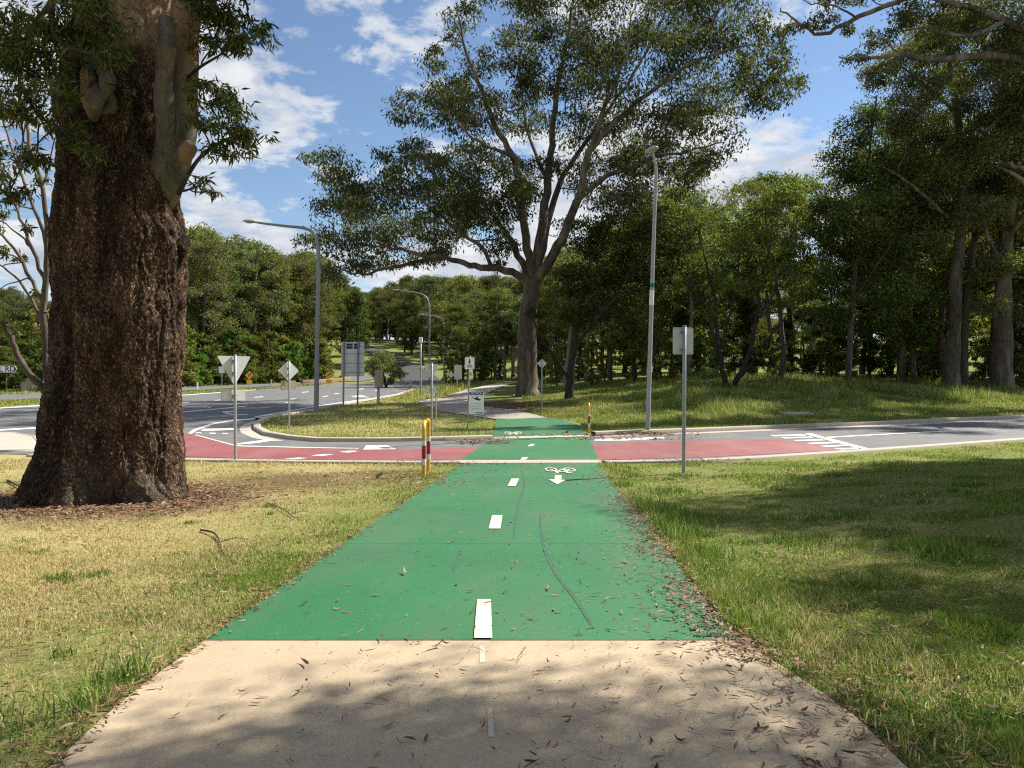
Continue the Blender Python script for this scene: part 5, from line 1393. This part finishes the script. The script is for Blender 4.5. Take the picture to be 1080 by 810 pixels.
rg = np.random.default_rng(21)
def near_edge(x): # the near kerb line, y as a function of x
    kx = np.array([-40, -14.5, -10, -7.6, -2.2, 2, 5, 6.3, 9, 16.3, 40]); ky = np.array([17.2, 17.9, 18.1, 18.0, 17.3, 17.2, 17.5, 17.9, 19.6, 23.8, 36]) - .35
    return np.interp(x, kx, ky)
nb_ = 900000
yy_ = 2.1 * (25 / 2.1) ** rg.uniform(0, 1, nb_)          # denser close to the camera
xx_ = rg.uniform(-.78, .78, nb_) * yy_ + rg.uniform(-.4, .4, nb_)
er_ = .11 * S(.45, .8, nz2(yy_, yy_ * 0 + 3, 2.6, 3)) + .03 * nz2(yy_, yy_ * 0, 9, 4); el_ = .05 * S(.5, .8, nz2(yy_, yy_ * 0 + 7, 2.1, 6)) + .02 * nz2(yy_, yy_ * 0, 11, 9)
ex_ = 300000; ya_ = 2.1 * (7 / 2.1) ** rg.uniform(0, 1, ex_); yy_ = np.concatenate([yy_, ya_]); xx_ = np.concatenate([xx_, rg.uniform(-.78, .78, ex_) * ya_ + rg.uniform(-.4, .4, ex_)])
er_ = .11 * S(.45, .8, nz2(yy_, yy_ * 0 + 3, 2.6, 3)) + .03 * nz2(yy_, yy_ * 0, 9, 4); el_ = .05 * S(.5, .8, nz2(yy_, yy_ * 0 + 7, 2.1, 6)) + .02 * nz2(yy_, yy_ * 0, 11, 9)
ok = ((xx_ < path_l(yy_) - .03 + el_) | (xx_ > path_r(yy_) + .03 - er_)) & (yy_ < near_edge(xx_))
ok &= np.hypot(xx_ - TB.x, yy_ - TB.y) > 1.25
x, y = xx_[ok], yy_[ok]
mulch = S(2.6, 1.4, np.hypot(x - TB.x, (y - TB.y) * 1.05) + (nz2(x, y, 1.1, 4) - .5) * 1.6)
bare = np.maximum(S(.58, .8, nz2(x, y, .7, 2)), S(.6, .78, nz2(x, y, 2.3, 5)) * .8) * np.where(x < 0, .85, .6)
keep = rg.uniform(0, 1, len(x)) > np.maximum(mulch * .97, bare)
x, y = x[keep], y[keep]
dc = np.minimum(np.abs(x - path_l(y)), np.abs(x - path_r(y)))
tuft = S(.58, .75, nz2(x, y, 1.7, 1)) * np.where(x > 0, 1, .35)
edge_t = S(1.1, .1, dc) * np.where(x > 0, S(.3, .6, nz2(x, y, 1.2, 8)), .25) * S(3, 6, y)
kerb_t = S(1.6, .2, near_edge(x) - y) * np.where(x < -2, 1, .5)
h = (.015 + .024 * rg.uniform(0, 1, len(x))) * np.where(x > 0, .85, 1.0) * (1 + 1.7 * tuft + 1.6 * edge_t + 1.6 * kerb_t) * rg.uniform(.6, 1.35, len(x))
w = np.clip(.0022 + .00075 * y, .004, .016) * rg.uniform(.7, 1.3, len(x))
grass_obj('grass', [blades(x, y, h, w, rg.uniform(.15, .95, len(x)), rg)], M['grass'])
# coarse weedy tufts on the right lawn and a few on the left
tx_, ty_, th_ = [], [], []
spots = [(655, 548, .5, .16), (676, 556, .5, .16), (640, 528, .4, .14), (700, 566, .45, .15), (720, 548, .4, .12), (735, 585, .35, .12), (668, 535, .5, .13), (648, 512, .4, .12), (700, 520, .5, .1), (1000, 588, .3, .14), (985, 582, .3, .12), (880, 545, .4, .1),
         (115, 720, .12, .10), (100, 745, .15, .12), (60, 612, .12, .07), (100, 608, .12, .06), (140, 712, .10, .13), (20, 770, .2, .09), (960, 770, .3, .07), (1000, 790, .3, .09), (925, 745, .25, .07), (860, 690, .3, .06), (800, 640, .35, .09), (770, 610, .4, .1), (1040, 720, .3, .06)]
for k in range(70):
    px, py = rg.uniform(640, 1080), 485 + 325 * rg.uniform(0, 1) ** 1.3
    spots.append((px, py, rg.uniform(.08, .3), rg.uniform(.05, .10)))
for k in range(30):
    px, py = rg.uniform(0, 430), 500 + 310 * rg.uniform(0, 1) ** 1.3
    spots.append((px, py, rg.uniform(.05, .14), rg.uniform(.035, .06)))
for (px, py, rr, hh) in spots:
    c = hit(px, py); n = int(900 * rr)
    q_ = rg.normal(size=(n, 2)) * rr * .5
    tx_.append(c.x + q_[:, 0]); ty_.append(c.y + q_[:, 1]); th_.append(hh * rg.uniform(.5, 1.3, n))
tx_, ty_, th_ = map(np.concatenate, (tx_, ty_, th_))
ok = (tx_ < path_l(ty_) - .02) | (tx_ > path_r(ty_) + .02)
tx_, ty_, th_ = tx_[ok], ty_[ok], th_[ok]
M['weeds'] = grassmat('weedy_grass', [(0, (.07, .13, .018)), (.5, (.14, .23, .035)), (1, (.25, .33, .07))], STW, 0, 1, .02, .02)
grass_obj('weedy_grass', [blades(tx_, ty_, th_, .006 + .0006 * ty_, rg.uniform(.1, .9, len(tx_)), rg)], M['weeds'])
# island and verge grass
def poly_in(px, py, poly):
    c = np.zeros(len(px), bool); n = len(poly)
    for k in range(n):
        x0, y0 = poly[k - 1]; x1, y1 = poly[k]
        t_ = ((y0 > py) != (y1 > py)) & (px < (x1 - x0) * (py - y0) / (y1 - y0 + 1e-12) + x0); c ^= t_
    return c
def field(name, polys, n, y0, y1, hfun, wmul, mat, skip=()):
    yy = y0 * (y1 / y0) ** rg.uniform(0, 1, n); xx = rg.uniform(-.8, .8, n) * yy
    zz = G(xx, yy); px = 540 + F * xx / yy; py = HOR - (zz - EYE) / yy * F
    ok = np.zeros(n, bool)
    for p in polys: ok |= poly_in(px, py, p)
    for p in skip: ok &= ~poly_in(px, py, p)
    xx, yy, px, py = xx[ok], yy[ok], px[ok], py[ok]
    h = hfun(xx, yy, px, py); k = h > .005
    xx, yy, h = xx[k], yy[k], h[k]
    w = wmul * yy * rg.uniform(.6, 1.3, len(xx))
    return grass_obj(name, [blades(xx, yy, h, w, rg.uniform(.1, .85, len(xx)), rg)], mat)
isl_poly = [(274, 445), (270, 449), (271, 453), (280, 458), (304, 462.4), (332, 465), (400, 465.2), (470, 463.8), (519, 461.6), (526, 444), (467, 436), (452, 431), (439, 424.5), (474, 416.2), (496, 409.4), (476, 408.8), (440, 412.4), (421, 418), (360, 428.6), (333, 434.4), (300, 439.6)]
M['island'] = grassmat('island_lawn', GR, STW, 0, 1, .36, .36)
field('island_grass', [isl_poly], 330000, 21, 80, lambda x, y, px, py: (.05 + .05 * rg.uniform(0, 1, len(x))) * (1 + 3.0 * S(425, 412, py) * (px > 415)) * (1 + 1.2 * S(.55, .75, nz2(x, y, .5, 3))), .0007, M['island'])
mead = [(622, 457), (740, 453.4), (850, 449), (1000, 442.6), (1120, 437), (1120, 380), (548, 396), (546, 408), (556, 436), (610, 446)]
def mh(x, y, px, py):
    s = np.minimum((-.449 * (x - 2.5) + .894 * (y - 25.3)) / .894, y - 24.9)
    tall = S(2.5, 9, s) * S(590, 760, px)
    return (.05 + .06 * rg.uniform(0, 1, len(x))) + tall * (.10 + .5 * S(.42, .8, nz2(x, y, .33, 6)) + .25 * S(.5, .8, nz2(x, y, 1.1, 7))) * rg.uniform(.3, 1.2, len(x)) + .15 * S(.5, .8, nz2(x, y, .6, 9)) * (1 - tall) * rg.uniform(0, 1, len(x))
field('meadow_grass', [mead], 520000, 24, 62, mh, .00075, M['meadow'])
verge = [(190, 417), (330, 407.5), (345, 404.8), (300, 408), (190, 413)], [(0, 429.5), (190, 416.2), (190, 413), (0, 423)], [(0, 416.5), (190, 408.6), (345, 402), (345, 392), (0, 400)], [(424, 402), (466, 403), (500, 408), (524, 404), (524, 396), (470, 390)]
field('verge_grass', list(verge), 260000, 44, 120, lambda x, y, px, py: (.08 + .12 * rg.uniform(0, 1, len(x))) + .8 * S(410, 400, py) * (px < 345) * S(.3, .8, nz2(x, y, .3, 5)) * rg.uniform(0, 1, len(x)), .0009, M['meadow'])

# ------------------------------------------------------------------ fallen leaves
def litter(name, x, y, off, L, W, r):
    n = len(x); z = G(x, y) + off
    P = np.stack([x, y, z], -1)
    a = r.uniform(0, 2 * PI, n); d = np.stack([np.cos(a), np.sin(a), r.normal(size=n) * .10], -1); d /= np.linalg.norm(d, axis=1)[:, None]
    s = np.stack([-np.sin(a), np.cos(a), r.normal(size=n) * .35], -1); s /= np.linalg.norm(s, axis=1)[:, None]
    k = r.uniform(.4, 1.25, (n, 1)); L = L * k; W = W * k * r.uniform(.5, 1.2, (n, 1))
    up = np.array([0, 0, 1.]) * W * r.uniform(-.1, .5, (n, 1)); cv = np.array([0, 0, 1.]) * L * r.uniform(0, .22, (n, 1))
    bend = s * L * r.uniform(-.18, .18, (n, 1))
    V = np.stack([P + cv, P + d * L * .33 + s * W / 2 + up + bend, P + d * L * .68 + s * W * .42 + up + bend, P + d * L + cv, P + d * L * .68 - s * W * .42 + up + bend, P + d * L * .33 - s * W / 2 + up + bend], 1)
    i = np.arange(n)[:, None] * 6
    return V.reshape(-1, 3), i + np.array([[0, 1, 2, 5]]), i + np.array([[5, 2, 3, 4]])
def lit_obj(name, sets):
    V = []; Q = []; k = 0
    for p, a, b in sets: V.append(p); Q += [a + k, b + k]; k += len(p)
    o = mesh_np(name, np.concatenate(V), [np.concatenate(Q)], M['litter']); o['kind'] = 'stuff'; return o
sets = []
n = 1900                                            # along the right edge of the path
y = 2.2 * (17 / 2.2) ** rg.uniform(0, 1, n); x = path_r(y) + np.abs(rg.normal(size=n)) * np.where(rg.uniform(0, 1, n) < .55, -.22, .12) * (.5 + nz2(y, y * 0, 1.3, 3))
sets.append(litter('l', x, y, .026, .06, .011, rg))
n = 900
y = 2.2 * (17 / 2.2) ** rg.uniform(0, 1, n); x = path_l(y) + rg.normal(size=n) * .05 - .01; sets.append(litter('l', x, y, .026, .06, .014, rg))
n = 2600                                            # drifts banked up against the right edge
y = 4.0 * (16 / 4.0) ** rg.uniform(0, 1, n); dr = S(.35, .75, nz2(y, y * 0 + 1, 1.1, 14)); k = rg.uniform(0, 1, n) < dr + .1; y = y[k]
x = path_r(y) + .05 - np.abs(rg.normal(size=len(y))) * .16; sets.append(litter('l', x, y, .026 + .03 * rg.uniform(0, 1, len(y)), .065, .014, rg))
n = 480                                             # scattered over the path, more on the right half
y = 2.2 * (17 / 2.2) ** rg.uniform(0, 1, n); t_ = rg.uniform(0, 1, n) ** .55; x = path_l(y) * (1 - t_) + path_r(y) * t_; sets.append(litter('l', x, y, .027, .065, .014, rg))
n = 2600                                            # crumbs of bark and seed
y = 2.2 * (17 / 2.2) ** rg.uniform(0, 1, n); t_ = rg.uniform(0, 1, n) ** .7; x = path_l(y) * (1 - t_) + path_r(y) * t_; sets.append(litter('l', x, y, .024, .016, .006, rg))
n = 500                                             # fine twigs
y = 2.2 * (17 / 2.2) ** rg.uniform(0, 1, n); t_ = rg.uniform(0, 1, n) ** .5; x = path_l(y) * (1 - t_) + path_r(y) * t_; sets.append(litter('l', x, y, .026, .10, .004, rg))
n = 26                                              # larger curled leaves close by
y = 2.3 * (7 / 2.3) ** rg.uniform(0, 1, n); t_ = rg.uniform(0, 1, n) ** .7; x = path_l(y) * (1 - t_) + path_r(y) * t_; sets.append(litter('l', x, y, .028, .12, .02, rg))
n = 7500                                            # on the lawns
y = 2.2 * (19 / 2.2) ** rg.uniform(0, 1, n); x = rg.uniform(-.75, .75, n) * y
ok = ((x < path_l(y)) | (x > path_r(y))) & (y < near_edge(x)) & (np.hypot(x - TB.x, y - TB.y) > 1.1) & (nz2(x, y, .9, 12) > .35)
sets.append(litter('l', x[ok], y[ok], .022, .06, .013, rg))
n = 7000                                            # bark and leaf mulch round the old trunk
a = rg.uniform(0, 2 * PI, n); q_ = 1.05 + np.abs(rg.normal(size=n)) * .62; x = TB.x + q_ * np.cos(a); y = TB.y + q_ * np.sin(a)
ok = x < path_l(y) - .1; sets.append(litter('l', x[ok], y[ok], .015, .09, .022, rg))
for (px, py, rx, ry, n) in [(735, 488, .9, .14, 500), (682, 458.5, .55, .3, 420), (462, 491, .9, .25, 420), (505, 468, .5, .25, 260), (430, 510, .5, .6, 300), (500, 463, .5, .2, 200), (560, 430, 3, 2, 700), (965, 705, .30, .10, 70), (890, 770, .22, .2, 60), (860, 720, .12, .2, 60), (940, 690, .5, .2, 40), (650, 464, 1.2, .12, 250), (640, 460, 1.4, .2, 250), (830, 440, .9, .3, 160), (360, 500, 1.5, .6, 400), (270, 520, 1.2, .7, 500), (860, 560, 1.6, .8, 500), (960, 690, .5, .35, 130), (880, 620, .8, .4, 200), (1000, 640, .7, .4, 160), (700, 505, .8, .5, 260)]:
    c = hit(px, py); x = c.x + rg.normal(size=n) * rx; y = c.y + rg.normal(size=n) * ry
    ok = np.hypot(x - TB.x, y - TB.y) > 1.1
    sets.append(litter('l', x[ok], y[ok], .022 + (.05 if c.y > 8 else .012) * rg.uniform(0, 1, ok.sum()), (.055 if c.y < 8 else .09) if c.y < 20 else .14, (.011 if c.y < 8 else .024) if c.y < 20 else .05, rg))
lit_obj('leaf_litter', sets)

# ------------------------------------------------------------------ sky, sun, camera
AZ, EL_ = math.radians(58), math.radians(45)         # azimuth east of the view direction
sdir = Vector((math.sin(AZ) * math.cos(EL_), math.cos(AZ) * math.cos(EL_), math.sin(EL_)))
W = bpy.data.worlds.new('World'); sc.world = W; W.use_nodes = True
nt = W.node_tree; bgn = nt.nodes['Background']; out = nt.nodes['World Output']
sky = N(nt, 'ShaderNodeTexSky', sky_type='NISHITA'); sky.sun_disc = False
sky.sun_elevation = EL_; sky.sun_rotation = AZ; sky.air_density = 1.0; sky.dust_density = .1; sky.ozone_density = 2.6
nt.links.new(sky.outputs[0], bgn.inputs[0]); bgn.inputs[1].default_value = .070
tc = N(nt, 'ShaderNodeTexCoord').outputs['Generated']
sp = N(nt, 'ShaderNodeSeparateXYZ'); nt.links.new(tc, sp.inputs[0])
den = math_n(nt, 'ADD', math_n(nt, 'MAXIMUM', sp.outputs[2], 0), .22)
cb_ = N(nt, 'ShaderNodeCombineXYZ'); nt.links.new(math_n(nt, 'DIVIDE', sp.outputs[0], den), cb_.inputs[0]); nt.links.new(math_n(nt, 'DIVIDE', sp.outputs[1], den), cb_.inputs[1])
mp = N(nt, 'ShaderNodeMapping'); mp.inputs['Location'].default_value = (3.1, 1.7, .4); mp.inputs['Scale'].default_value = (1.0, 1.0, 1); nt.links.new(cb_.outputs[0], mp.inputs[0])
c1 = noise_node(nt, 1.7, 10, .6, mp.outputs[0], .08).outputs[0]
c2 = noise_node(nt, 6.5, 9, .62, mp.outputs[0], .25).outputs[0]
west = N(nt, 'ShaderNodeMapRange'); nt.links.new(sp.outputs[0], west.inputs[0]); west.inputs[1].default_value = .30; west.inputs[2].default_value = -.35; west.inputs[3].default_value = -.005; west.inputs[4].default_value = .0
low = N(nt, 'ShaderNodeMapRange'); nt.links.new(sp.outputs[2], low.inputs[0]); low.inputs[1].default_value = .25; low.inputs[2].default_value = .0; low.inputs[3].default_value = 0; low.inputs[4].default_value = .05
cov = math_n(nt, 'ADD', math_n(nt, 'ADD', c1, math_n(nt, 'MULTIPLY', math_n(nt, 'SUBTRACT', c2, .5), .6)), math_n(nt, 'ADD', west.outputs[0], low.outputs[0]))
cf = ramp(nt, cov, [(.455, (0, 0, 0)), (.51, (.6, .6, .6)), (.60, (1, 1, 1))]).outputs[0]
c3_ = noise_node(nt, 3.0, 6, .6, mp.outputs[0], .5).outputs[0]
cc = ramp(nt, math_n(nt, 'ADD', math_n(nt, 'MULTIPLY', c3_, .6), math_n(nt, 'MULTIPLY', c2, .4)), [(.36, (.48, .54, .68)), (.56, (.95, .97, 1.0)), (.66, (1.0, 1.0, 1.0))]).outputs[0]
bg2 = N(nt, 'ShaderNodeBackground'); nt.links.new(cc, bg2.inputs[0]); bg2.inputs[1].default_value = .47
ms = N(nt, 'ShaderNodeMixShader'); nt.links.new(cf, ms.inputs[0]); nt.links.new(bgn.outputs[0], ms.inputs[1]); nt.links.new(bg2.outputs[0], ms.inputs[2])
nt.links.new(ms.outputs[0], out.inputs[0])
sun = bpy.data.lights.new('sun', 'SUN'); sun.energy = 5.0; sun.angle = math.radians(.53); sun.color = (1, .95, .86)
so = bpy.data.objects.new('sun', sun); COL.objects.link(so); so.rotation_euler = sdir.to_track_quat('Z', 'Y').to_euler(); so.location = (30, -10, 40)

cam = bpy.data.cameras.new('camera'); co = bpy.data.objects.new('camera', cam); COL.objects.link(co)
co.location = (0, 0, EYE); co.rotation_euler = (PI / 2, 0, 0)
cam.sensor_width = 36; cam.lens = 36 * F / 1080; cam.shift_y = -(405 - HOR) / 1080; cam.clip_start = .05; cam.clip_end = 6000
sc.camera = co
sc.view_settings.view_transform = 'Standard'; sc.view_settings.look = 'None'; sc.view_settings.exposure = .95; sc.view_settings.gamma = 1
try: sc.view_settings.use_curve_mapping = False
except Exception: pass
sc.cycles.max_bounces = 6; sc.cycles.diffuse_bounces = 3; sc.cycles.transmission_bounces = 3; sc.cycles.transparent_max_bounces = 4
sc.cycles.use_denoising = False
sc.cycles.filter_width = 1.2
sc.cycles.sample_clamp_indirect = 4
